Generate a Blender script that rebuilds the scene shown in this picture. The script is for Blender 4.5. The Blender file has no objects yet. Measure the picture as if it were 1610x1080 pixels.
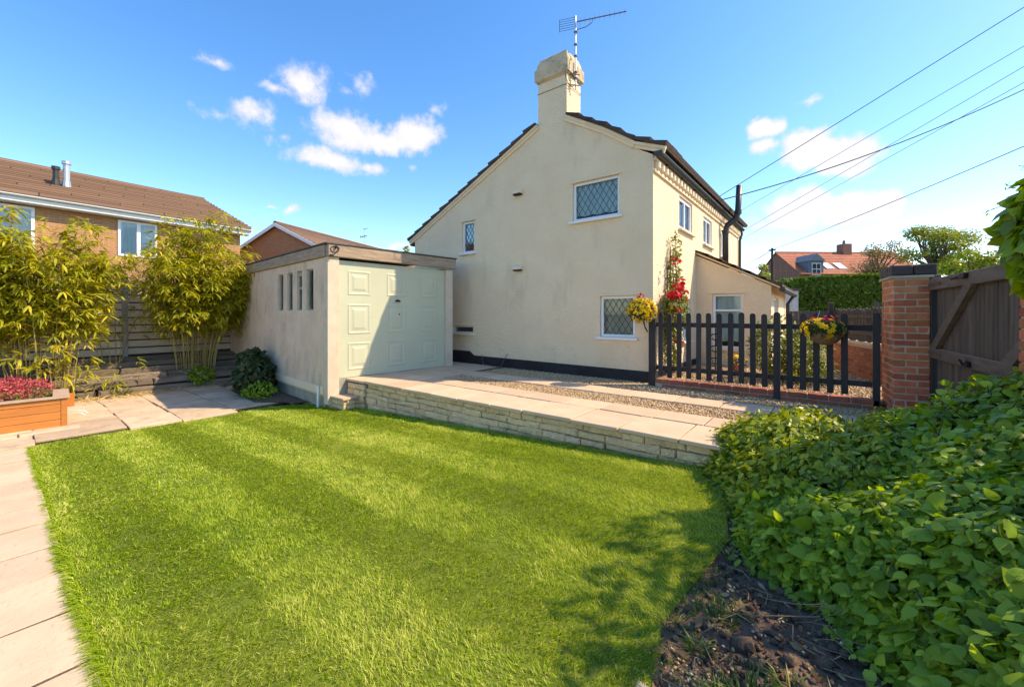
import bpy, math, random
import numpy as np
from mathutils import Vector, Matrix, noise

random.seed(7); RNG = np.random.default_rng(7)
R = math.radians
sc = bpy.context.scene
COL = sc.collection

# ------------------------------------------------------------------ camera
CX, HY, W0 = 805.0, 493.0, 1610.0
FPX = 641.5
YAW = R(38.2)
EYE = 1.5
cam_data = bpy.data.cameras.new('camera')
cam_data.sensor_width = 36.0
cam_data.lens = 36.0 * FPX / W0
cam_data.shift_y = -(540.0 - HY) / W0
cam_data.clip_start = 0.05
cam_data.clip_end = 3000.0
cam = bpy.data.objects.new('camera', cam_data)
cam.location = (0, 0, EYE)
cam.rotation_euler = (R(90), 0, YAW)
COL.objects.link(cam)
sc.camera = cam

# ------------------------------------------------------------------ sun, sky, exposure
SUN = Vector((0.79, 0.57, 1.0)).normalized()
sun_el = math.asin(SUN.z)
sun_az = math.atan2(SUN.x, SUN.y)
sl = bpy.data.lights.new('sun', 'SUN')
sl.energy = 2.7
sl.angle = R(0.53)
sl.color = (1.0, 0.90, 0.74)
sun = bpy.data.objects.new('sun', sl)
sun.rotation_euler = (-SUN).to_track_quat('-Z', 'Y').to_euler()
sun.location = (20, 14, 26)
COL.objects.link(sun)

sc.view_settings.view_transform = 'Standard'
sc.view_settings.look = 'None'
sc.view_settings.exposure = 1.31
sc.view_settings.use_white_balance = True
sc.view_settings.white_balance_temperature = 7900
sc.view_settings.white_balance_tint = 10
sc.view_settings.gamma = 1.0
sc.view_settings.use_curve_mapping = False
sc.cycles.use_denoising = True
sc.cycles.max_bounces = 7
sc.cycles.transparent_max_bounces = 12
sc.cycles.sample_clamp_indirect = 6.0

_s, _c = math.sin(YAW), math.cos(YAW)
def ray(px, py):
    r = (px - CX) / FPX; u = (HY - py) / FPX
    return Vector((r * _c - _s, r * _s + _c, u))
def at(px, py, depth):
    return Vector((0, 0, EYE)) + ray(px, py) * depth

world = bpy.data.worlds.new('World')
sc.world = world
world.use_nodes = True
wt = world.node_tree
wt.nodes.clear()
def wn(t, **k):
    n = wt.nodes.new(t)
    for a, b in k.items(): setattr(n, a, b)
    return n
def wmath(op, a, b=None, c=None, clamp=False):
    n = wn('ShaderNodeMath', operation=op); n.use_clamp = clamp
    for i, v in enumerate((a, b, c)):
        if v is None: continue
        if isinstance(v, (int, float)): n.inputs[i].default_value = v
        else: wt.links.new(v, n.inputs[i])
    return n.outputs[0]
sky = wn('ShaderNodeTexSky', sky_type='NISHITA')
sky.sun_disc = False
sky.sun_elevation = sun_el
sky.sun_rotation = sun_az
sky.air_density = 1.0
sky.dust_density = 0.45
sky.ozone_density = 3.1
hsv = wn('ShaderNodeHueSaturation')
hsv.inputs['Hue'].default_value = 0.506
hsv.inputs['Saturation'].default_value = 1.31
wt.links.new(sky.outputs[0], hsv.inputs['Color'])
bg = wn('ShaderNodeBackground')
bg.inputs['Strength'].default_value = 0.15
wt.links.new(hsv.outputs[0], bg.inputs['Color'])
tc = wn('ShaderNodeTexCoord')
# fair-weather cumulus: ellipsoidal puffs by direction, broken up by noise
nz = wn('ShaderNodeTexNoise'); nz.inputs['Scale'].default_value = 9.0; nz.inputs['Detail'].default_value = 7.0; nz.inputs['Roughness'].default_value = 0.62
wt.links.new(tc.outputs['Generated'], nz.inputs['Vector'])
nz2 = wn('ShaderNodeTexNoise'); nz2.inputs['Scale'].default_value = 26.0; nz2.inputs['Detail'].default_value = 5.0; nz2.inputs['Roughness'].default_value = 0.6
wt.links.new(tc.outputs['Generated'], nz2.inputs['Vector'])
sep = wn('ShaderNodeSeparateXYZ'); wt.links.new(tc.outputs['Generated'], sep.inputs[0])
az = wmath('ARCTAN2', sep.outputs[0], sep.outputs[1])
el = wmath('ARCSINE', sep.outputs[2])
PUFFS = [  # pixel centre, half sizes in pixels, density
    (335, 98, 34, 16, .35), (478, 135, 44, 40, .72), (440, 142, 40, 12, .5), (400, 182, 44, 30, .62), (350, 180, 40, 12, .3),
    (570, 140, 26, 26, .4), (545, 145, 24, 14, .35), (690, 170, 20, 16, .42), (545, 205, 70, 40, .95), (600, 222, 70, 26, .9),
    (652, 214, 48, 40, .95), (520, 254, 72, 20, .85), (575, 264, 48, 14, .6), (418, 222, 14, 10, .3), (448, 220, 14, 9, .35),
    (424, 325, 14, 6, .6), (458, 330, 18, 10, .75), (612, 262, 10, 10, .3), (655, 268, 16, 9, .3),
    (1202, 202, 36, 22, 1.3), (1195, 235, 26, 18, .9), (1268, 236, 56, 40, 1.7), (1322, 244, 72, 38, 1.7), (1268, 158, 28, 9, .4), (1312, 148, 9, 6, .25),
    (1262, 330, 66, 36, 1.6), (1340, 330, 74, 34, 1.6), (1402, 324, 38, 32, 1.7), (1215, 350, 50, 18, .5), (1290, 350, 100, 14, .5),
    (625, 388, 22, 8, .6), (1190, 402, 40, 8, .4), (900, 470, 120, 10, .3)]
rr = random.Random(3)
puffs = []
for (px, py, hx, hy, dn) in PUFFS:
    d = ray(px, py).normalized(); d2 = ray(px + hx, py).normalized(); d3 = ray(px, py - hy).normalized()
    a0 = math.atan2(d.x, d.y); e0 = math.asin(d.z)
    puffs.append((a0, e0, abs(math.atan2(d2.x, d2.y) - a0), abs(math.asin(d3.z) - e0), dn))
for k in range(9):      # the same kind of cloud all the way round
    a0 = rr.uniform(R(60), R(225)); a0 = a0 - 2 * math.pi if a0 > math.pi else a0
    puffs.append((a0, rr.uniform(R(10), R(38)), rr.uniform(.05, .11), rr.uniform(.02, .045), rr.uniform(.6, .95)))
warp_a = wmath('MULTIPLY', wmath('SUBTRACT', nz.outputs['Fac'], .5), .07)
sepn = wn('ShaderNodeSeparateColor'); wt.links.new(nz.outputs['Color'], sepn.inputs[0])
warp_e = wmath('MULTIPLY', wmath('SUBTRACT', sepn.outputs[1], .5), .06)
azw = wmath('ADD', az, warp_a); elw = wmath('ADD', el, warp_e)
best = None; low = None
for (a0, e0, ra, re, dn) in puffs:
    u = wmath('MULTIPLY', wmath('SUBTRACT', azw, a0), 1 / max(ra, .004))
    v = wmath('MULTIPLY', wmath('SUBTRACT', elw, e0), 1 / max(re, .004))
    q = wmath('ADD', wmath('MULTIPLY', u, u), wmath('MULTIPLY', v, v))
    m = wmath('MULTIPLY', wmath('SUBTRACT', 1.12, wmath('SQRT', q)), dn)
    best = m if best is None else wmath('SMOOTH_MAX', best, m, .12)
dens = wmath('ADD', best, wmath('MULTIPLY', wmath('SUBTRACT', nz2.outputs['Fac'], .56), 1.3))
mr = wn('ShaderNodeMapRange'); mr.interpolation_type = 'SMOOTHSTEP'
mr.inputs['From Min'].default_value = -0.03; mr.inputs['From Max'].default_value = 0.60
wt.links.new(dens, mr.inputs['Value'])
ccol = wn('ShaderNodeMapRange'); ccol.inputs['From Min'].default_value = .1; ccol.inputs['From Max'].default_value = .8
ccol.inputs['To Min'].default_value = .84; ccol.inputs['To Max'].default_value = .98
wt.links.new(dens, ccol.inputs['Value'])
ccomb = wn('ShaderNodeCombineColor')
wt.links.new(wmath('MULTIPLY', ccol.outputs[0], .90), ccomb.inputs[0]); wt.links.new(wmath('MULTIPLY', ccol.outputs[0], .97), ccomb.inputs[1]); wt.links.new(wmath('MULTIPLY', ccol.outputs[0], 1.22), ccomb.inputs[2])
bgc = wn('ShaderNodeBackground'); bgc.inputs['Strength'].default_value = 0.45
wt.links.new(ccomb.outputs[0], bgc.inputs['Color'])
mixw = wn('ShaderNodeMixShader')
wt.links.new(wmath('MULTIPLY', mr.outputs[0], .94), mixw.inputs[0])
wt.links.new(bg.outputs[0], mixw.inputs[1]); wt.links.new(bgc.outputs[0], mixw.inputs[2])
wo = wn('ShaderNodeOutputWorld'); wt.links.new(mixw.outputs[0], wo.inputs['Surface'])

# ------------------------------------------------------------------ materials
MATS = {}
def base_mat(name):
    m = bpy.data.materials.new(name); m.use_nodes = True
    nt = m.node_tree; b = nt.nodes['Principled BSDF']
    MATS[name] = m
    return m, nt, b
def M(name, col, col2=None, rough=.8, scale=6.0, detail=5.0, bump=0.0, bscale=70.0, bdist=.01, objvar=0.0, spec=.3, metal=0.0, contrast=(.3, .7), stain=None, stretch=None, huevar=0.0):
    m, nt, b = base_mat(name)
    N, L = nt.nodes, nt.links
    geo = N.new('ShaderNodeNewGeometry')
    vec = geo.outputs['Position']
    if stretch:
        mp = N.new('ShaderNodeMapping'); mp.inputs['Scale'].default_value = stretch; L.new(vec, mp.inputs['Vector']); vec = mp.outputs[0]
    if col2 is None: col2 = tuple(c * .78 for c in col)
    n = N.new('ShaderNodeTexNoise'); n.inputs['Scale'].default_value = scale; n.inputs['Detail'].default_value = detail; n.inputs['Roughness'].default_value = .6
    L.new(vec, n.inputs['Vector'])
    mr = N.new('ShaderNodeMapRange'); mr.inputs['From Min'].default_value = contrast[0]; mr.inputs['From Max'].default_value = contrast[1]
    L.new(n.outputs['Fac'], mr.inputs['Value'])
    mx = N.new('ShaderNodeMix'); mx.data_type = 'RGBA'
    mx.inputs[6].default_value = (*col, 1); mx.inputs[7].default_value = (*col2, 1)
    L.new(mr.outputs[0], mx.inputs[0]); out = mx.outputs[2]
    if stain:                           # (colour, scale, threshold, strength)
        n3 = N.new('ShaderNodeTexNoise'); n3.inputs['Scale'].default_value = stain[1]; n3.inputs['Detail'].default_value = 6; n3.inputs['Roughness'].default_value = .7
        if len(stain) > 4:
            mp3 = N.new('ShaderNodeMapping'); mp3.inputs['Scale'].default_value = stain[4]; L.new(geo.outputs['Position'], mp3.inputs['Vector']); L.new(mp3.outputs[0], n3.inputs['Vector'])
        else: L.new(geo.outputs['Position'], n3.inputs['Vector'])
        r3 = N.new('ShaderNodeMapRange'); r3.inputs['From Min'].default_value = stain[2]; r3.inputs['From Max'].default_value = stain[2] + .18; r3.inputs['To Max'].default_value = stain[3]
        L.new(n3.outputs['Fac'], r3.inputs['Value'])
        m3 = N.new('ShaderNodeMix'); m3.data_type = 'RGBA'; m3.inputs[7].default_value = (*stain[0], 1)
        L.new(r3.outputs[0], m3.inputs[0]); L.new(out, m3.inputs[6]); out = m3.outputs[2]
    if objvar or huevar:
        oi = N.new('ShaderNodeObjectInfo')
        hs = N.new('ShaderNodeHueSaturation')
        r2 = N.new('ShaderNodeMapRange'); r2.inputs['To Min'].default_value = 1 - objvar; r2.inputs['To Max'].default_value = 1 + objvar
        L.new(oi.outputs['Random'], r2.inputs['Value']); L.new(r2.outputs[0], hs.inputs['Value'])
        if huevar:
            mm = N.new('ShaderNodeMath'); mm.operation = 'MULTIPLY'; mm.inputs[1].default_value = 7.31; L.new(oi.outputs['Random'], mm.inputs[0])
            fr = N.new('ShaderNodeMath'); fr.operation = 'FRACT'; L.new(mm.outputs[0], fr.inputs[0])
            rh = N.new('ShaderNodeMapRange'); rh.inputs['To Min'].default_value = .5 - huevar; rh.inputs['To Max'].default_value = .5 + huevar
            L.new(fr.outputs[0], rh.inputs['Value']); L.new(rh.outputs[0], hs.inputs['Hue'])
        L.new(out, hs.inputs['Color']); out = hs.outputs[0]
    L.new(out, b.inputs['Base Color'])
    b.inputs['Roughness'].default_value = rough
    b.inputs['Specular IOR Level'].default_value = spec
    b.inputs['Metallic'].default_value = metal
    if bump:
        n2 = N.new('ShaderNodeTexNoise'); n2.inputs['Scale'].default_value = bscale; n2.inputs['Detail'].default_value = 4; n2.inputs['Roughness'].default_value = .65
        L.new(vec, n2.inputs['Vector'])
        bp = N.new('ShaderNodeBump'); bp.inputs['Strength'].default_value = bump; bp.inputs['Distance'].default_value = bdist
        L.new(n2.outputs['Fac'], bp.inputs['Height']); L.new(bp.outputs[0], b.inputs['Normal'])
    return m
def leaf_mat(name, c1, c2, c3=None, trans=.35, rough=.5, spec=.35, tcol=None):
    m, nt, b = base_mat(name)
    N, L = nt.nodes, nt.links
    a = N.new('ShaderNodeAttribute'); a.attribute_name = 'tint'
    cr = N.new('ShaderNodeValToRGB')
    e = cr.color_ramp.elements
    e[0].position = 0; e[0].color = (*c1, 1); e[1].position = 1; e[1].color = (*(c3 or c2), 1)
    if c3: k = e.new(.55); k.color = (*c2, 1)
    L.new(a.outputs['Fac'], cr.inputs[0])
    L.new(cr.outputs[0], b.inputs['Base Color'])
    b.inputs['Roughness'].default_value = rough; b.inputs['Specular IOR Level'].default_value = spec
    t = N.new('ShaderNodeBsdfTranslucent')
    hs = N.new('ShaderNodeHueSaturation'); hs.inputs['Value'].default_value = 1.25; hs.inputs['Saturation'].default_value = 1.1; hs.inputs['Hue'].default_value = .485
    L.new(cr.outputs[0], hs.inputs['Color']); L.new(hs.outputs[0], t.inputs['Color'])
    mx = N.new('ShaderNodeMixShader'); mx.inputs[0].default_value = trans
    L.new(b.outputs[0], mx.inputs[1]); L.new(t.outputs[0], mx.inputs[2])
    L.new(mx.outputs[0], N['Material Output'].inputs['Surface'])
    return m
def glass_mat(name, tint=(.92, .97, .98), clear=.92):
    m, nt, b = base_mat(name)
    N, L = nt.nodes, nt.links
    tr = N.new('ShaderNodeBsdfTransparent'); tr.inputs[0].default_value = (*[c * clear for c in tint], 1)
    gl = N.new('ShaderNodeBsdfGlossy'); gl.inputs['Roughness'].default_value = .03; gl.inputs['Color'].default_value = (.95, .97, 1, 1)
    fr = N.new('ShaderNodeFresnel'); fr.inputs[0].default_value = 1.38
    mx = N.new('ShaderNodeMixShader'); L.new(fr.outputs[0], mx.inputs[0]); L.new(tr.outputs[0], mx.inputs[1]); L.new(gl.outputs[0], mx.inputs[2])
    L.new(mx.outputs[0], N['Material Output'].inputs['Surface'])
    return m
def brick_mat(name, c1, c2, mortar, scale=1.0, bw=.225, rh=.075, ms=.008):
    m, nt, b = base_mat(name)
    N, L = nt.nodes, nt.links
    geo = N.new('ShaderNodeNewGeometry'); sp = N.new('ShaderNodeSeparateXYZ'); L.new(geo.outputs['Position'], sp.inputs[0])
    ad = N.new('ShaderNodeMath'); ad.operation = 'ADD'; L.new(sp.outputs[0], ad.inputs[0]); L.new(sp.outputs[1], ad.inputs[1])
    cb = N.new('ShaderNodeCombineXYZ'); L.new(ad.outputs[0], cb.inputs[0]); L.new(sp.outputs[2], cb.inputs[1])
    br = N.new('ShaderNodeTexBrick'); br.inputs['Scale'].default_value = scale
    br.inputs['Brick Width'].default_value = bw; br.inputs['Row Height'].default_value = rh; br.inputs['Mortar Size'].default_value = ms
    br.inputs['Color1'].default_value = (*c1, 1); br.inputs['Color2'].default_value = (*c2, 1); br.inputs['Mortar'].default_value = (*mortar, 1)
    L.new(cb.outputs[0], br.inputs['Vector']); L.new(br.outputs['Color'], b.inputs['Base Color'])
    bp = N.new('ShaderNodeBump'); bp.inputs['Strength'].default_value = .6; bp.inputs['Distance'].default_value = .01; bp.invert = True
    L.new(br.outputs['Fac'], bp.inputs['Height']); L.new(bp.outputs[0], b.inputs['Normal'])
    b.inputs['Roughness'].default_value = .9
    return m

M('stucco', (.93, .725, .49), (.87, .655, .43), .92, scale=1.6, bump=1.0, bscale=30, bdist=.03, stain=((.58, .42, .28), 1.7, .56, .45, (1.0, 1.0, .40)), stretch=None)
M('stucco_chimney', (.82, .61, .38), (.74, .54, .33), .92, scale=3, bump=.7, bscale=45, bdist=.015, stain=((.36, .31, .22), 4.5, .52, .6))
M('chimney_cap', (.70, .53, .34), (.50, .39, .26), .95, scale=5, bump=.7, bscale=50, bdist=.015, stain=((.22, .18, .12), 7, .50, .75))
M('cream_trim', (.88, .70, .48), (.80, .62, .42), .8, scale=5, bump=.2, bscale=60)
M('black_paint', (.014, .014, .017), (.024, .023, .026), .55, scale=10, bump=.3, bscale=50, spec=.4)
M('plinth_paint', (.012, .012, .016), (.03, .028, .03), .6, scale=4, bump=.8, bscale=45, bdist=.015)
M('white_upvc', (.80, .80, .80), (.74, .74, .75), .35, scale=3, spec=.5)
M('lead', (.05, .055, .06), None, .5, metal=.3)
M('net_curtain', (.74, .84, .82), (.52, .64, .64), .9, scale=3, stretch=(14, 14, .8), contrast=(.35, .65))
M('cream_curtain', (.62, .56, .44), (.42, .36, .27), .9, scale=3, stretch=(16, 16, .6))
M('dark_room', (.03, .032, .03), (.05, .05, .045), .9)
glass_mat('glass')
M('roof_tile', (.10, .062, .043), (.062, .042, .033), .9, scale=9, bump=.6, bscale=60, objvar=.25, stain=((.16, .13, .08), 12, .6, .5))
M('gutter', (.020, .019, .019), (.035, .032, .03), .45, scale=8, spec=.5)
M('aerial_metal', (.10, .10, .11), (.2, .2, .2), .45, metal=.6)
M('galvanised', (.55, .56, .58), (.42, .43, .45), .4, scale=8, metal=.7)
M('garage_render', (.84, .64, .46), (.70, .52, .37), .95, scale=2.0, bump=1.0, bscale=80, bdist=.015, stain=((.40, .31, .215), 2.0, .52, .55, (1.8, 1.8, .7)))
M('garage_pillar', (.74, .62, .48), (.66, .53, .39), .95, scale=5, bump=1.0, bscale=90, bdist=.015, stain=((.40, .34, .26), 7, .62, .5))
M('garage_door', (.53, .53, .38), (.48, .48, .345), .5, scale=1.6, bump=.06, bscale=20, spec=.4, stain=((.36, .35, .24), 5, .60, .45))
M('weathered_beam', (.50, .36, .25), (.27, .20, .145), .9, scale=3, bump=.7, bscale=40, stretch=(1.2, 1.2, 9), bdist=.01)
M('concrete', (.45, .40, .32), (.30, .27, .21), .95, scale=4, bump=.5, bscale=50)
M('roof_felt', (.09, .085, .08), (.13, .12, .11), .95, scale=5, bump=.4, bscale=80)
M('picket_paint', (.026, .024, .025), (.042, .038, .038), .6, scale=5, bump=.35, bscale=30, stretch=(4, 4, .6), objvar=.15, spec=.25)
M('gate_wood', (.14, .105, .082), (.075, .056, .045), .75, scale=3.5, bump=.6, bscale=24, stretch=(6, 6, .7), objvar=.22)
M('gate_rail', (.18, .135, .103), (.105, .078, .06), .75, scale=3.5, bump=.6, bscale=30, stretch=(5, 1, 7), objvar=.12)
M('iron', (.02, .02, .022), None, .5, metal=.5, spec=.5)
M('brick', (.56, .195, .085), (.42, .125, .058), .9, scale=9, bump=.7, bscale=55, bdist=.008, objvar=.30, huevar=.012, stain=((.20, .10, .065), 14, .58, .55))
M('brick_low', (.36, .13, .075), (.25, .085, .055), .9, scale=9, bump=.7, bscale=55, bdist=.008, objvar=.22, huevar=.012, stain=((.16, .10, .075), 12, .54, .55))
M('mortar', (.60, .46, .34), (.42, .32, .23), .98, scale=12, bump=.8, bscale=90)
M('cap_brick', (.055, .045, .043), (.09, .07, .06), .8, scale=6, bump=.5, bscale=50, objvar=.2)
M('sandstone_slab', (.62, .44, .295), (.51, .36, .24), .9, scale=3.0, bump=.25, bscale=30, objvar=.09, stain=((.38, .30, .22), 5, .60, .5))
M('path_slab', (.63, .475, .32), (.52, .385, .255), .9, scale=3.0, bump=.5, bscale=14, bdist=.012, objvar=.06, stain=((.20, .14, .09), 17, .585, .6, (1, 3.0, 1)))
M('patio_slab', (.62, .445, .30), (.46, .33, .22), .9, scale=3.0, bump=.5, bscale=20, objvar=.15, stain=((.17, .14, .11), 5, .53, .6))
M('slab_edge', (.48, .36, .25), None, .95, bump=.4)
M('wall_stone', (.90, .64, .375), (.70, .49, .27), .95, scale=7, bump=1.0, bscale=26, bdist=.04, objvar=.10, huevar=.008, stain=((.22, .165, .09), 6, .53, .7))
M('wall_joint', (.36, .26, .16), (.16, .115, .075), .98, scale=14, bump=.6)
M('soil', (.115, .072, .048), (.20, .132, .09), .98, scale=9, bump=1.0, bscale=40, bdist=.03)
M('lawn_base', (.16, .20, .022), (.10, .12, .016), .98, scale=9, bump=.5, bscale=60, stain=((.17, .16, .04), 2.0, .6, .6))
M('ground', (.10, .12, .05), (.14, .11, .07), .98, scale=.4)
M('gravel_bed', (.30, .22, .14), (.20, .15, .10), .98, scale=60, bump=1.0, bscale=90, bdist=.02)
M('planter_wood', (.56, .205, .045), (.43, .15, .032), .5, scale=3, bump=.35, bscale=20, stretch=(8, .8, 8), objvar=.10, stain=((.72, .36, .14), 3, .64, .7), spec=.4)
M('planter_trim', (.46, .33, .225), (.35, .25, .17), .85, scale=4, bump=.3, objvar=.1)
M('fence_slat', (.86, .69, .55), (.70, .56, .44), .9, scale=4, bump=.3, bscale=24, stretch=(4, .6, 4), objvar=.10)
M('fence_post', (.44, .40, .37), (.34, .31, .29), .9, scale=4, bump=.3, stretch=(4, 4, .6))
M('sleeper', (.24, .185, .135), (.12, .092, .07), .95, scale=4, bump=.8, bscale=22, stretch=(5, .8, 5), objvar=.25)
M('dark_fence', (.085, .07, .062), (.05, .042, .038), .85, scale=4, bump=.4, stretch=(5, 5, .6), objvar=.25)
M('bark', (.17, .13, .09), (.09, .07, .05), .95, scale=14, bump=.7, bscale=40)
M('dark_bark', (.07, .05, .04), (.035, .028, .022), .95, scale=14, bump=.7, bscale=40)
M('bamboo_cane', (.42, .30, .10), (.26, .22, .07), .6, scale=8, objvar=.25, huevar=.02)
M('dead_stem', (.30, .21, .12), (.18, .125, .075), .9, scale=9)
M('white_paint', (.82, .82, .80), (.76, .76, .74), .5)
M('slate_blue', (.13, .17, .21), None, .7)
M('wicker', (.24, .15, .075), (.12, .075, .04), .9, scale=30, bump=.9, bscale=60)
M('wire', (.02, .02, .022), None, .6)
M('grey_render', (.55, .55, .53), None, .9)
brick_mat('far_brick', (.46, .21, .085), (.38, .165, .07), (.44, .31, .19))
brick_mat('neighbour_roof', (.235, .135, .085), (.17, .098, .065), (.055, .034, .024), bw=2.7, rh=.13, ms=.015)  # mortar colour paints the shadow line under each tile lip
brick_mat('orange_tile', (.52, .175, .09), (.42, .135, .075), (.20, .07, .04), bw=.30, rh=.22, ms=.018)  # mortar colour draws tile joints and painted shadow lines under the lips
brick_mat('far_brick_red', (.27, .10, .065), (.22, .08, .055), (.26, .19, .15))
leaf_mat('grass_leaf', (.125, .225, .012), (.36, .48, .026), (.68, .68, .18), trans=.42, rough=.55, spec=.22)
leaf_mat('wild_grass', (.05, .10, .012), (.10, .17, .022), (.30, .26, .08), trans=.3)
leaf_mat('ivy_leaf', (.10, .18, .016), (.25, .39, .034), (.46, .58, .06), trans=.44, rough=.42, spec=.35)
leaf_mat('bright_leaf', (.12, .18, .014), (.24, .32, .022), (.46, .46, .04), trans=.36, rough=.42)
leaf_mat('bamboo_leaf', (.19, .22, .016), (.44, .42, .030), (.75, .60, .06), trans=.42, rough=.48)
leaf_mat('dark_leaf', (.022, .042, .012), (.045, .078, .018), (.115, .10, .035), trans=.25, rough=.45)
leaf_mat('tree_leaf', (.15, .20, .025), (.28, .33, .04), (.45, .45, .08), trans=.35)
leaf_mat('russet_leaf', (.20, .16, .06), (.34, .25, .10), (.44, .34, .15), trans=.3)
leaf_mat('conifer_leaf', (.05, .10, .010), (.10, .18, .016), (.17, .26, .025), trans=.25, rough=.6)
leaf_mat('variegated_leaf', (.06, .11, .015), (.24, .26, .035), (.52, .47, .11), trans=.3)
leaf_mat('yellow_petal', (.80, .50, .006), (.85, .62, .015), (.88, .75, .10), trans=.3, rough=.6)
leaf_mat('red_petal', (.45, .006, .006), (.66, .012, .010), (.75, .04, .03), trans=.25, rough=.6)
leaf_mat('pink_petal', (.55, .02, .10), (.70, .04, .16), None, trans=.25, rough=.6)
leaf_mat('sedum_petal', (.34, .035, .045), (.56, .085, .095), (.70, .20, .19), trans=.25, rough=.7)
leaf_mat('straw', (.40, .27, .09), (.58, .43, .17), (.66, .54, .27), trans=.2, rough=.8)
leaf_mat('pebble', (.30, .19, .095), (.54, .36, .195), (.74, .55, .34), trans=0.0, rough=.85)

# ------------------------------------------------------------------ builders
WM = {}
def wmat(o): return WM.get(o.name, Matrix.Identity(4))
def place(o, mw, parent=None):
    if o.name not in COL.objects: COL.objects.link(o)
    if parent is not None:
        o.parent = parent; o.matrix_parent_inverse = wmat(parent).inverted()
    o.matrix_basis = mw
    WM[o.name] = mw.copy()
    return o
def tag(o, label=None, cat=None, group=None, kind=None):
    if label: o['label'] = label
    if cat: o['category'] = cat
    if group: o['group'] = group
    if kind: o['kind'] = kind
    return o
def thing(name, label, cat, loc=(0, 0, 0), group=None):
    o = bpy.data.objects.new(name, None); o.empty_display_size = .2
    place(o, Matrix.Translation(loc))
    return tag(o, label, cat, group)
def piece(name, mesh, mw, parent=None):
    return place(bpy.data.objects.new(name, mesh), mw, parent)

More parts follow.
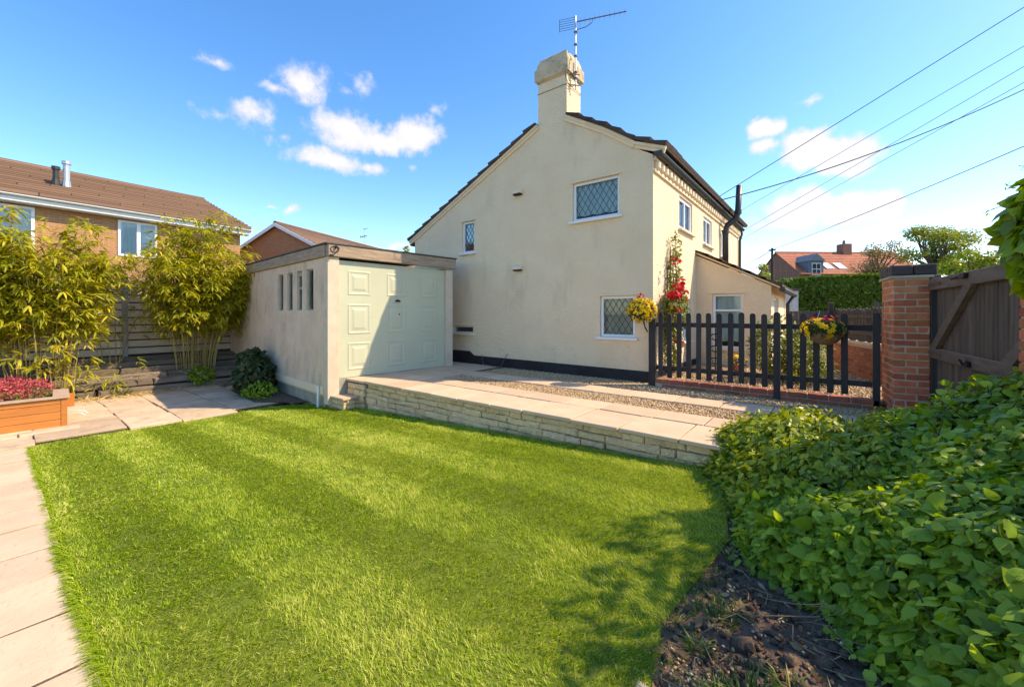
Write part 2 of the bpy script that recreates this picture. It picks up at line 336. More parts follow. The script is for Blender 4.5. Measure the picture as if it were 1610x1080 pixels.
class MB:
    def __init__(s, mw=None):
        s.v, s.f, s.mw = [], [], mw
    def add(s, vs, fs):
        b = len(s.v); s.v += [Vector(p) for p in vs]; s.f += [[b + i for i in f] for f in fs]; return s
    def box(s, x0, y0, z0, x1, y1, z1):
        x0, x1 = min(x0, x1), max(x0, x1); y0, y1 = min(y0, y1), max(y0, y1); z0, z1 = min(z0, z1), max(z0, z1)
        return s.add([(x0, y0, z0), (x1, y0, z0), (x1, y1, z0), (x0, y1, z0), (x0, y0, z1), (x1, y0, z1), (x1, y1, z1), (x0, y1, z1)],
                     [(3, 2, 1, 0), (4, 5, 6, 7), (0, 1, 5, 4), (1, 2, 6, 5), (2, 3, 7, 6), (3, 0, 4, 7)])
    def cbox(s, x0, y0, z0, x1, y1, z1, b=.006, jit=0.0, rnd=random):
        c = [(x0 + x1) / 2, (y0 + y1) / 2, (z0 + z1) / 2]; h = [abs(x1 - x0) / 2, abs(y1 - y0) / 2, abs(z1 - z0) / 2]
        vs, idx = [], {}
        for sx in (-1, 1):
            for sy in (-1, 1):
                for sz in (-1, 1):
                    j = [rnd.uniform(-jit, jit) for _ in range(3)]
                    for a in range(3):
                        p = [c[k] + (sx, sy, sz)[k] * (h[k] - (0 if k == a else b)) + j[k] for k in range(3)]
                        idx[(sx, sy, sz, a)] = len(vs); vs.append(p)
        fs = []
        def face(a, sg):
            o = [k for k in range(3) if k != a]; q = []
            for u, w in ((-1, -1), (1, -1), (1, 1), (-1, 1)):
                t = [0, 0, 0]; t[a] = sg; t[o[0]] = u; t[o[1]] = w; q.append(idx[(*t, a)])
            fs.append(q)
        for a in range(3):
            for sg in (-1, 1): face(a, sg)
        for a in range(3):
            o = [k for k in range(3) if k != a]
            for u in (-1, 1):
                for w in (-1, 1):
                    q = []
                    for e, ax in ((-1, o[0]), (-1, o[1]), (1, o[1]), (1, o[0])):
                        t = [0, 0, 0]; t[a] = e; t[o[0]] = u; t[o[1]] = w; q.append(idx[(*t, ax)])
                    fs.append(q)
        for sx in (-1, 1):
            for sy in (-1, 1):
                for sz in (-1, 1): fs.append([idx[(sx, sy, sz, a)] for a in range(3)])
        # orient outward
        C = Vector(c); out = []
        for q in fs:
            p = [Vector(vs[i]) for i in q]; n = (p[1] - p[0]).cross(p[2] - p[0]); m = sum(p, Vector()) / len(p)
            out.append(q if n.dot(m - C) > 0 else q[::-1])
        return s.add(vs, out)
    def prism(s, prof, axis, d0, d1):
        n = len(prof)
        def P(a, b, d): return {'x': (d, a, b), 'y': (a, d, b), 'z': (a, b, d)}[axis]
        vs = [P(a, b, d0) for a, b in prof] + [P(a, b, d1) for a, b in prof]
        ar = sum(prof[i][0] * prof[(i + 1) % n][1] - prof[(i + 1) % n][0] * prof[i][1] for i in range(n))
        fs = [list(range(n)), list(range(2 * n - 1, n - 1, -1))] + [[i, i + n, (i + 1) % n + n, (i + 1) % n] for i in range(n)]
        flip = (ar > 0) != (axis == 'y')
        if d1 < d0: flip = not flip
        return s.add(vs, [f[::-1] for f in fs] if flip else fs)
    def tube(s, pts, r, n=8, cap=True):
        pts = [Vector(p) for p in pts]; rs = r if isinstance(r, (list, tuple)) else [r] * len(pts)
        vs, fs = [], []; up = None
        for i, p in enumerate(pts):
            t = (pts[min(i + 1, len(pts) - 1)] - pts[max(i - 1, 0)]).normalized()
            if up is None:
                up = Vector((0, 0, 1)) if abs(t.z) < .9 else Vector((1, 0, 0))
            a = t.cross(up).normalized(); b = a.cross(t).normalized(); up = b
            for k in range(n):
                q = 2 * math.pi * k / n
                vs.append(p + (a * math.cos(q) + b * math.sin(q)) * rs[i])
        for i in range(len(pts) - 1):
            for k in range(n):
                fs.append([i * n + k, i * n + (k + 1) % n, (i + 1) * n + (k + 1) % n, (i + 1) * n + k])
        if cap: fs += [list(range(n))[::-1], [(len(pts) - 1) * n + k for k in range(n)]]
        return s.add(vs, fs)
    def bar(s, p0, p1, w, d, side=(0, 0, 1)):         # square bar from p0 to p1
        p0, p1 = Vector(p0), Vector(p1); t = (p1 - p0).normalized(); a = t.cross(Vector(side)).normalized() * w / 2; b = Vector(side).normalized() * d / 2
        vs = [p + x * a + y * b for p in (p0, p1) for x, y in ((-1, -1), (1, -1), (1, 1), (-1, 1))]
        return s.add(vs, [(0, 1, 2, 3), (7, 6, 5, 4), (0, 4, 5, 1), (1, 5, 6, 2), (2, 6, 7, 3), (3, 7, 4, 0)])
    def mesh(s, name, mat, smooth=False, origin=None):
        me = bpy.data.meshes.new(name)
        vs = [(s.mw @ p) if s.mw else p for p in s.v]
        if origin is not None: vs = [p - origin for p in vs]
        me.from_pydata([tuple(p) for p in vs], [], s.f)
        me.materials.append(MATS[mat]); me.update()
        if smooth: me.polygons.foreach_set('use_smooth', [True] * len(me.polygons))
        return me
    def build(s, name, mat, parent=None, smooth=False):
        vs = [(s.mw @ p) if s.mw else p for p in s.v]
        lo = [min(p[k] for p in vs) for k in range(3)]; hi = [max(p[k] for p in vs) for k in range(3)]
        org = Vector(((lo[0] + hi[0]) / 2, (lo[1] + hi[1]) / 2, lo[2]))
        return piece(name, s.mesh(name, mat, smooth, org), Matrix.Translation(org), parent)

def carve(o, boxes):
    """cut real openings into a wall"""
    mb = MB()
    for b in boxes: mb.box(*b)
    c = mb.build('cutter', 'white_paint')
    md = o.modifiers.new('cut', 'BOOLEAN'); md.operation = 'DIFFERENCE'; md.object = c; md.solver = 'EXACT'
    dg = bpy.context.evaluated_depsgraph_get(); dg.update()
    me = bpy.data.meshes.new_from_object(o.evaluated_get(dg))
    o.modifiers.clear(); o.data = me
    bpy.data.objects.remove(c)

def np_mesh(name, mat, V, F, tint=None, parent=None, smooth=False, origin=None):
    """V (n,3) floats, F (m,3) ints"""
    V = np.asarray(V, float); F = np.asarray(F, np.int64)
    if origin is None: origin = Vector(((V[:, 0].min() + V[:, 0].max()) / 2, (V[:, 1].min() + V[:, 1].max()) / 2, V[:, 2].min()))
    V = V - np.array(origin)
    me = bpy.data.meshes.new(name)
    me.vertices.add(len(V)); me.vertices.foreach_set('co', V.astype(np.float32).ravel())
    me.loops.add(F.size); me.loops.foreach_set('vertex_index', F.astype(np.int32).ravel())
    me.polygons.add(len(F)); me.polygons.foreach_set('loop_start', np.arange(0, F.size, F.shape[1], dtype=np.int32))
    if smooth: me.polygons.foreach_set('use_smooth', np.ones(len(F), bool))
    if tint is not None:
        a = me.attributes.new('tint', 'FLOAT', 'POINT'); a.data.foreach_set('value', np.asarray(tint, np.float32))
    me.materials.append(MATS[mat]); me.update(calc_edges=True); me.validate()
    return piece(name, me, Matrix.Translation(origin), parent)
def unit(a): return a / np.maximum(np.linalg.norm(a, axis=1, keepdims=True), 1e-9)
def scatter(proto, P, D, Nn, S, tint):
    """copies of a small prototype (verts, tris) at P; +y along D, +z along Nn"""
    pv, pf = proto; pv = np.asarray(pv, float); pf = np.asarray(pf)
    D = unit(D); X = unit(np.cross(D, Nn)); Z = np.cross(X, D)
    S = np.asarray(S, float)
    if S.ndim == 1: S = np.repeat(S[:, None], 3, 1)
    V = P[:, None, :] + (pv[None, :, 0:1] * S[:, None, 0:1]) * X[:, None, :] + (pv[None, :, 1:2] * S[:, None, 1:2]) * D[:, None, :] + (pv[None, :, 2:3] * S[:, None, 2:3]) * Z[:, None, :]
    n, k = len(P), len(pv)
    F = pf[None] + (np.arange(n) * k)[:, None, None]
    return V.reshape(-1, 3), F.reshape(-1, pf.shape[1]), np.repeat(tint, k)
def join_np(parts):
    V, F, T, o = [], [], [], 0
    for v, f, t in parts:
        V.append(v); F.append(f + o); T.append(t); o += len(v)
    return np.concatenate(V), np.concatenate(F), np.concatenate(T)
def rnd_dirs(n, up=0.0):
    d = RNG.normal(size=(n, 3)); d[:, 2] += up
    return unit(d)

# leaf shapes: length along +y, facing +z
def fan(pts, fold=.0):
    n = len(pts); return ([(0, .38, .02)] + [(x, y, z + (.10 * abs(x) * 2 if fold == 0 else 0) - .02) for x, y, z in pts], [(0, i + 1, (i + 1) % n + 1) for i in range(n)])
LANCE = ([(-.012, 0, 0), (.012, 0, 0), (-.06, .22, .015), (.06, .22, .015), (-.055, .6, -.02), (.055, .6, -.02), (0, 1, -.17)],
         [(0, 1, 3), (0, 3, 2), (2, 3, 5), (2, 5, 4), (4, 5, 6)])
IVY = fan([(0, 0, .0), (.30, -.10, -.05), (.52, .20, -.10), (.30, .36, -.02), (.36, .62, -.10), (.14, .66, -.02), (0, 1.0, -.16), (-.14, .66, -.02), (-.36, .62, -.10), (-.30, .36, -.02), (-.52, .20, -.10), (-.30, -.10, -.05)])
HEARTL = fan([(0, .0, 0), (.26, .06, -.05), (.36, .34, -.09), (.26, .66, -.09), (0, 1.0, -.16), (-.26, .66, -.09), (-.36, .34, -.09), (-.26, .06, -.05)])
OVAL = ([(0, 0, 0), (.22, .35, -.05), (.16, .72, -.08), (0, 1, -.12), (-.16, .72, -.08), (-.22, .35, -.05)], [(0, 1, 5), (1, 2, 5), (2, 4, 5), (2, 3, 4)])
CHIP = ([(0, 0, 0), (.3, .5, -.06), (0, 1, -.1), (-.3, .5, -.06)], [(0, 1, 2), (0, 2, 3)])
FLOWER = ([(0, 0, 0)] + [(math.cos(a) * (.5 if i % 2 == 0 else .30), math.sin(a) * (.5 if i % 2 == 0 else .30), .12) for i, a in enumerate(np.linspace(0, 2 * math.pi, 12, endpoint=False))], [(0, i + 1, (i + 1) % 12 + 1) for i in range(12)])
_o = np.array([(1, 0, 0), (-1, 0, 0), (0, 1, 0), (0, -1, 0), (0, 0, .7), (0, 0, -.7), (.72, .62, .25), (-.6, -.7, .3)])
OCTA = ([(.5, 0, 0), (-.5, 0, 0), (0, .5, 0), (0, -.5, 0), (0, 0, .38), (0, 0, -.38)], [(0, 2, 4), (2, 1, 4), (1, 3, 4), (3, 0, 4), (2, 0, 5), (1, 2, 5), (3, 1, 5), (0, 3, 5)])

def blob_points(n, c, r, shell=.55):
    """points in a lumpy ellipsoid, thicker towards its skin, with outward normals"""
    d = rnd_dirs(n)
    k = np.array([1 + .28 * noise.noise(Vector(q) * 2.1 + Vector(c)) + .16 * noise.noise(Vector(q) * 5.3 + Vector(c) * 2) for q in d])
    rad = (shell + (1 - shell) * RNG.random(n) ** .6) * k
    return np.array(c) + d * np.array(r) * rad[:, None], d, rad / np.maximum(k, .1)
def foliage(name, mat, blobs, proto, size, parent, up=.5, droop=0.0, jitter=.8, shell=.55, tlo=.0, thi=1.0, zmin=None, kind=None):
    parts = []
    for (c, r, n) in blobs:
        P, d, rad = blob_points(n, c, r, shell)
        if zmin is not None:
            k = P[:, 2] > zmin; P, d, rad = P[k], d[k], rad[k]
        m = len(P)
        Nn = unit(d + RNG.normal(size=(m, 3)) * jitter * .6 + np.array([0, 0, up]))
        D = unit(np.cross(Nn, rnd_dirs(m)) + d * .5 + np.array([0, 0, -droop]))
        S = size * RNG.uniform(.6, 1.35, m)
        t = np.clip(RNG.normal(.45, .24, m), 0, 1) * (thi - tlo) + tlo
        parts.append(scatter(proto, P, D, Nn, S, t))
    V, F, T = join_np(parts)
    o = np_mesh(name, mat, V, F, T, parent)
    if kind: o['kind'] = kind
    return o

# ------------------------------------------------------------------ the lie of the land
TZ = 0.33                                   # terrace top
def zl(x): return -.15 + .045 * (x + 6.6)    # the lawn falls away to the left
def tilt(x, y, z): return Matrix.Translation((x, y, z)) @ Matrix.Rotation(-math.atan(.045), 4, 'Y')
def structure(o): o['kind'] = 'structure'; return o

mb = MB(); mb.add([(-1500, -1500, -.5), (1500, -1500, -.5), (1500, 1500, -.5), (-1500, 1500, -.5)], [(0, 1, 2, 3)])
structure(mb.build('ground', 'ground'))

# soil under lawn, beds and paths: one gently sloping sheet with fine relief on the right
nx, ny = 150, 90
xs = np.linspace(-9.6, 4.0, nx); ys = np.linspace(-3.0, 4.02, ny)
V = []
for y in ys:
    for x in xs:
        z = zl(x) - .02
        if x > -.75: z += .022 * noise.noise(Vector((x * 3, y * 3, 0))) + .014 * noise.noise(Vector((x * 11, y * 11, 3)))
        V.append((x, y, z))
F = [(j * nx + i, j * nx + i + 1, (j + 1) * nx + i + 1, (j + 1) * nx + i) for j in range(ny - 1) for i in range(nx - 1)]
structure(np_mesh('flower_bed', 'soil', V, F, smooth=True))

# lawn
LAWN = [(-8.83, .29), (-8.98, .77), (-9.09, 1.35), (-9.0, 2.1), (-8.64, 2.55), (-8.25, 3.1), (-7.75, 3.72), (-7.0, 3.80), (-6.4, 3.97), (-1.0, 3.985), (-.62, 3.35), (-.5, 2.76), (-.56, 2.2), (-.60, 1.85), (-.53, 1.5), (-.50, .9), (-.45, .3), (-2.2, .275), (-3.5, .27), (-5.4, .28)]
mb = MB(); mb.add([(x, y, zl(x) - .004) for x, y in LAWN], [list(range(len(LAWN)))])
lawn = structure(mb.build('lawn', 'lawn_base'))
def in_poly(X, Y, poly):
    r = np.zeros(len(X), bool); n = len(poly); j = n - 1
    for i in range(n):
        xi, yi = poly[i]; xj, yj = poly[j]
        c = ((yi > Y) != (yj > Y)) & (X < (xj - xi) * (Y - yi) / (yj - yi + 1e-12) + xi)
        r ^= c; j = i
    return r
def nfield(X, Y, s, o=0.0):
    return np.array([noise.noise(Vector((x * s + o, y * s - o, o))) for x, y in zip(X, Y)])
def grass_blades(n, x0, x1, y0, y1, length, width):
    X = RNG.uniform(x0, x1, n); Y = RNG.uniform(y0, y1, n)
    X = X + RNG.normal(size=n) * .012; Y = Y + RNG.normal(size=n) * .012
    k = in_poly(X, Y, LAWN); X, Y = X[k], Y[k]; n = len(X)
    f1 = nfield(X, Y, 1.3); f2 = nfield(X, Y, 4.5, 7.0); f3 = nfield(X, Y, .6, 3.0); f4 = nfield(X, Y, 13.0, 11.0)
    stripe = np.clip(np.sin((Y - .42 + .09 * f1 + .04 * f2) * 2 * math.pi / .92) * 2.5, -1, 1)     # mower lays the blades alternately
    lean = np.stack([stripe * .72 + RNG.normal(size=n) * .42 + f2 * .5, RNG.normal(size=n) * .45 + f1 * .4, np.ones(n) * .95], 1)
    lean = unit(lean)
    hgt = length * RNG.uniform(.55, 1.3, n) * np.clip(1 + .5 * f2 + .3 * f1 + .55 * f4, .35, 2.2)
    P = np.stack([X, Y, zl(X) - .006], 1)
    side = unit(np.cross(lean, rnd_dirs(n)))
    curl = unit(lean + np.stack([RNG.normal(size=n) * .5, RNG.normal(size=n) * .5, -np.ones(n) * .35], 1))
    w = width * RNG.uniform(.7, 1.3, n)
    mid = P + lean * (hgt * .55)[:, None]; tip = mid + curl * (hgt * .5)[:, None]
    V = np.stack([P - side * w[:, None] / 2, P + side * w[:, None] / 2, mid - side * w[:, None] * .42, mid + side * w[:, None] * .42, tip], 1)
    F = np.array([(0, 1, 3), (0, 3, 2), (2, 3, 4)])[None] + (np.arange(n) * 5)[:, None, None]
    t = np.clip(.45 + RNG.normal(size=n) * .26 + f3 * .30 + f2 * .26 + f1 * .14 - stripe * .06 + f4 * .20, 0, 1)  # stripe term paints the light and dark of leaning blades into the tint
    dry = RNG.random(n) < (.03 + .10 * np.clip(f1 + f2 - .3, 0, 1)); t[dry] = RNG.uniform(.85, 1, dry.sum())
    return V.reshape(-1, 3), F.reshape(-1, 3), np.repeat(t, 5)
def edge_blades(n, y0, sgn, x0, x1, out):
    X = RNG.uniform(x0, x1, n); wob = nfield(X, X * 0, 2.2, 5.0) * .025 + nfield(X, X * 0, 9.0, 2.0) * .015
    Y = np.interp(X, [-8.83, -5.4, -3.5, -2.2, -.4], [.29, .28, .27, .275, .28]) + RNG.normal(size=n) * .012 + wob * .5 - .004
    ln = unit(np.stack([RNG.normal(size=n) * .5, -np.abs(RNG.normal(size=n)) * out, np.ones(n) * .7], 1)); H_ = RNG.uniform(.025, .065, n) * (1 + wob * 12)
    P = np.stack([X, Y, zl(X) - .004], 1); sd = unit(np.cross(ln, rnd_dirs(n))); cu = unit(ln + np.stack([X * 0, -np.ones(n) * .4, -np.ones(n) * .7], 1)); w = np.where(X > -3, .0032, .006)[:, None]
    mid = P + ln * (H_ * .55)[:, None]; tip = mid + cu * (H_ * .55)[:, None]
    V = np.stack([P - sd * w / 2, P + sd * w / 2, mid - sd * w * .45, mid + sd * w * .45, tip], 1)
    F = np.array([(0, 1, 3), (0, 3, 2), (2, 3, 4)])[None] + (np.arange(n) * 5)[:, None, None]
    return V.reshape(-1, 3), F.reshape(-1, 3), np.repeat(np.clip(RNG.normal(.38, .2, n), 0, 1), 5)
gp = [edge_blades(9000, .27, -1, -4.0, -.4, .55), edge_blades(5000, .27, -1, -8.8, -4.0, .55),
      grass_blades(150000, -2.6, -.4, .26, 4.0, .031, .0027),
      grass_blades(110000, -4.6, -2.6, .26, 4.0, .030, .0040),
      grass_blades(120000, -9.1, -4.6, .26, 4.0, .029, .0062)]
V, F, T = join_np(gp)
tag(np_mesh('lawn_grass', 'grass_leaf', V, F, T), 'short mown striped green grass covering the lawn', 'grass', kind='stuff')

# ------------------------------------------------------------------ paths, patio, terrace
def slab(parent, mat, cx, cy, z, sx, sy, th, name='slab', tiltx=False, rot=0.0, b=.006, jit=.003):
    m = MB(); m.cbox(-sx / 2, -sy / 2, -th, sx / 2, sy / 2, 0, b, jit)
    me = m.mesh(name, mat)
    mw = (tilt(cx, cy, z) if tiltx else Matrix.Translation((cx, cy, z))) @ Matrix.Rotation(rot, 4, 'Z')
    return piece(name, me, mw, parent)

mb = MB(); mb.add([(-9.0, -3, zl(-9.0) + .011), (0.5, -3, zl(.5) + .011), (.5, .262, zl(.5) + .011), (-9.0, .262, zl(-9.0) + .011)], [(0, 1, 2, 3)])
path = structure(mb.build('garden_path', 'soil'))
rp = random.Random(5)
x = -8.75
while x < .4:
    sx = rp.choice((.50, .53, .53, .56))
    for (y0, y1) in ((-.36, .262), (-1.0, -.375)):
        slab(path, 'path_slab', x + sx / 2, (y0 + y1) / 2, zl(x + sx / 2) + .018 + rp.uniform(-.003, .003), sx - .017, y1 - y0, .05, tiltx=True, b=.0012, jit=.005)
    x += sx

PZ = -.185
mb = MB(); mb.add([(-11.9, -3, PZ - .012), (-8.2, -3, PZ - .012), (-8.2, 3.9, PZ - .012), (-11.9, 4.3, PZ - .012)], [(0, 1, 2, 3)])
patio = structure(mb.build('patio', 'soil'))
rp = random.Random(11)
y = -2.4
while y < 3.9:
    h = rp.choice((.62, .75, .9)); x = -11.55 + rp.uniform(-.2, .15)
    while x < -8.35:
        w = rp.choice((.6, .75, .9, 1.05))
        w = min(w, -8.05 - x)
        if w > .2 and not (x + w / 2 > -8.0 or y + h / 2 > 4.0):
            slab(patio, 'patio_slab', x + w / 2, y + h / 2, PZ + rp.uniform(-.006, .012), w - rp.uniform(.008, .022), h - rp.uniform(.008, .022), .05, b=.006, jit=.008, rot=rp.uniform(-.02, .02))
        x += w
    y += h
# edging strip between patio and lawn, seen below the planter
x = None
yy = -2.2
while yy < .75:
    slab(patio, 'patio_slab', -8.80, yy + .3, PZ + .02, .22, .58, .06, 'edging_slab', b=.008, jit=.008)
    yy += .6

# terrace: raised drive in front of the garage and along the gable
def terr_front(z): return z
mb = MB(); mb.box(-6.35, 4.10, -.45, 2.2, 7.0, TZ - .035); mb.box(-7.6, 4.0, -.45, -6.352, 7.0, TZ - .08); mb.box(-8.9, 6.6, -.45, -7.602, 7.0, TZ - .037)
terrace = structure(mb.build('terrace', 'gravel_bed'))
mb = MB(); mb.box(-6.94, 4.0, TZ - .04, -.42, 5.028, TZ - .009); mb.box(-5.61, 5.62, TZ - .041, 1.2, 6.04, TZ - .0095); mb.box(-6.93, 5.03, TZ - .042, -5.66, 6.92, TZ - .010)
structure(mb.build('slab_bedding', 'soil'))
rp = random.Random(21)
rows = [(3.955, 4.595), (4.605, 5.03)]
for ri, (y0, y1) in enumerate(rows):
    x = -6.40 if ri == 0 else -6.92
    k = 0
    while x < -.4:
        w = (.60, .52, .66, .55)[(k + 2 * ri) % 4] + rp.uniform(-.02, .02)
        slab(terrace, 'sandstone_slab', x + w / 2, (y0 + y1) / 2 + (rp.uniform(-.012, .012) if ri == 0 else 0), TZ + rp.uniform(-.002, .002), w - .012, y1 - y0 - .01, .042, b=.005)
        x += w; k += 1
slab(terrace, 'sandstone_slab', -6.67, 4.28, TZ - .004, .56, .64, .042)
x = -5.62
while x < 1.2:                                  # second wheel track
    w = .56 + rp.uniform(-.03, .03)
    slab(terrace, 'sandstone_slab', x + w / 2, 5.83, TZ + rp.uniform(-.002, .002), w - .012, .45, .042, b=.005)
    x += w
for (x0, x1, y0, y1) in ((-6.95, -6.3, 5.04, 5.62), (-6.295, -5.65, 5.04, 5.60), (-6.95, -6.3, 5.63, 6.25), (-6.295, -5.64, 5.61, 6.06), (-7.0, -6.35, 6.26, 6.93), (-6.345, -5.8, 6.07, 6.93), (-7.6, -7.01, 6.3, 6.93), (-8.2, -7.61, 6.45, 6.93)):
    slab(terrace, 'sandstone_slab', (x0 + x1) / 2, (y0 + y1) / 2, TZ + rp.uniform(-.002, .002), x1 - x0 - .01, y1 - y0 - .01, .042, b=.005)

# gravel
def pebbles(n, x0, x1, y0, y1, z, s):
    X = RNG.uniform(x0, x1, n); Y = RNG.uniform(y0, y1, n)
    P = np.stack([X, Y, z + RNG.uniform(-.004, .012, n)], 1)
    S = s * RNG.uniform(.6, 1.5, (n, 1)) * RNG.uniform(.75, 1.25, (n, 3))
    return scatter(OCTA, P, rnd_dirs(n) * np.array([1, 1, .4]), rnd_dirs(n, 1.2), S, np.clip(RNG.normal(.5, .25, n), 0, 1))
V, F, T = join_np([pebbles(15000, -5.62, .9, 5.035, 5.60, TZ - .03, .022)])
tag(np_mesh('gravel', 'pebble', V, F, T, smooth=True), 'tan gravel between the two slab wheel tracks', 'gravel', kind='stuff')
V, F, T = join_np([pebbles(15000, -5.79, -2.38, 6.06, 6.95, TZ - .03, .022), pebbles(14000, -2.4, .7, 6.06, 6.74, TZ - .03, .022)])
tag(np_mesh('gravel', 'pebble', V, F, T, smooth=True), 'grey brown gravel strip along the black plinth and fence', 'gravel', kind='stuff')

# retaining wall: coursed stones in front of a dark joint bed
mb = MB(); mb.prism([(-6.33, -.40), (2.0, -.1), (2.0, TZ - .05), (-6.33, TZ - .05)], 'y', 4.045, 4.099)
mb.box(-6.9, 3.995, -.4, -6.34, 4.06, TZ - .07)
rw = mb.build('retaining_wall', 'wall_joint')
tag(rw, 'low pale stone retaining wall between lawn and slab terrace', 'wall')
rp = random.Random(9)
z1 = TZ - .047
cid = 0
zc = z1
def zline(k, x):
    base = z1 - (0, .075, .155, .24, .335, .44, .56)[k]
    return base if k == 0 else base + .022 * noise.noise(Vector((x * 1.4, k * 3.7, 0))) + .010 * noise.noise(Vector((x * 4.1, k * 5.1, 2)))
def stone(x0, x1, ka, kb):
    g = rp.choice((.001, .002, .002, .006)); pts = []
    n_ = 4
    lo = [(x0 + g + (x1 - x0 - 2 * g) * i / n_, 0) for i in range(n_ + 1)]
    ring_ = [(x, zline(kb, x) + g + rp.uniform(-.004, .004)) for x, _ in lo] + [(x, zline(ka, x) - g + rp.uniform(-.004, .004)) for x, _ in lo[::-1]]
    cx_, cz_ = (x0 + x1) / 2, sum(p[1] for p in ring_) / len(ring_)
    y0 = 4.020 - rp.uniform(0, .030); b = .012
    inner = [(x + (cx_ - x) * (b / max(abs(cx_ - x), .03)) * .8, z + (cz_ - z) * (b / max(abs(cz_ - z), .02)) * .8) for x, z in ring_]
    m = MB(); n2 = len(ring_)
    vs = [(x, 4.09, z) for x, z in ring_] + [(x, y0 + b, z) for x, z in ring_] + [(x, y0 + rp.uniform(-.005, .005), z) for x, z in inner] + [(cx_, y0 - .004, cz_)]
    fs = [(i, (i + 1) % n2, n2 + (i + 1) % n2, n2 + i) for i in range(n2)] + [(n2 + i, n2 + (i + 1) % n2, 2 * n2 + (i + 1) % n2, 2 * n2 + i) for i in range(n2)] + [(2 * n2 + i, 2 * n2 + (i + 1) % n2, 3 * n2) for i in range(n2)]
    m.add(vs, fs); m.build('stone', 'wall_stone', rw)
for k in range(6):
    x = -6.36
    while x < 1.2:
        w = rp.uniform(.14, .58)
        if zline(k, x) > zl(x + w / 2) - .06: stone(x, x + w, k, k + 1)
        x += w
zc = z1
for h in (.10, .11, .12, .13):
    x = -6.9
    while x < -6.42:
        w = rp.uniform(.16, .30); w = min(w, -6.37 - x)
        m = MB(); m.cbox(-w / 2 + .005, -.03, .005, w / 2 - .005, .05, h - .005, .010, .008, rp)
        piece('stone', m.mesh('stone', 'wall_stone'), Matrix.Translation((x + w / 2, 3.985, zc - h - .02)), rw)
        x += w
    zc -= h
# garden step at the garage corner
st = thing('garden_step', 'small pale stone step with slab tread by the garage corner', 'step', (-6.85, 3.82, -.2))
m = MB(); m.cbox(-7.16, 3.66, .015, -6.52, 4.0, .055, .006, .002); m.build('tread', 'sandstone_slab', st)
m = MB(); m.box(-7.12, 3.71, -.3, -6.56, 4.02, .012); m.build('riser_core', 'mortar', st)
for r_ in range(3):
    for k in range(3):
        m = MB(); m.cbox(0, 0, 0, .19, .06, .066, .005, .002); piece('brick', m.mesh('brick', 'wall_stone'), Matrix.Translation((-7.135 + k * .198 - (.0 if r_ % 2 else .004), 3.685, -.065 - r_ * .076)), st)
    for k in range(2):
        m = MB(); m.cbox(0, 0, 0, .06, .15, .066, .005, .002); piece('brick', m.mesh('brick', 'wall_stone'), Matrix.Translation((-6.595, 3.75 + k * .16, -.065 - r_ * .076)), st)

# front garden behind the picket fence
mb = MB(); mb.add([(-2.4, 6.80, TZ + .05), (6, 6.80, TZ + .05), (6, 20, TZ + .05), (-2.4, 20, TZ + .05)], [(0, 1, 2, 3)])
structure(mb.build('front_garden', 'gravel_bed'))
V, F, T = join_np([pebbles(9000, -2.3, .9, 6.86, 9.7, TZ + .055, .03)])
tag(np_mesh('gravel', 'pebble', V, F, T, smooth=True), 'pinkish gravel behind the black picket fence', 'gravel', kind='stuff')

# ------------------------------------------------------------------ the cottage
YG, XF, YB = 6.98, -2.42, 15.0
house = thing('cottage', 'cream rendered cottage with tall chimney and stepped tile verges', 'house', (-5.6, 11, .1))
prof = [(-8.8, .0), (XF, .0), (XF, 4.22), (-2.72, 4.40), (-3.33, 4.83), (-4.43, 5.47), (-8.8, 3.44)]
m = MB(); m.prism(prof, 'y', YG, YB)
wall = m.build('wall', 'stucco', house)
WIN_G = [(-3.99, -3.03, 3.28, 4.02), (-7.03, -6.62, 2.94, 3.69), (-3.41, -2.74, 1.07, 1.82), (-7.34, -6.66, 1.03, 1.21)]
WIN_F = [(8.49, 9.45, 3.21, 3.87), (10.42, 11.28, 3.16, 3.82), (12.38, 12.95, 3.06, 3.80), (8.72, 9.30, .93, 1.81)]
DEEP = .22
cuts = [(a, YG - .1, c, b, YG + DEEP, d) for a, b, c, d in WIN_G] + [(XF - DEEP, a, c, XF + .1, b, d) for a, b, c, d in WIN_F]
carve(wall, cuts)

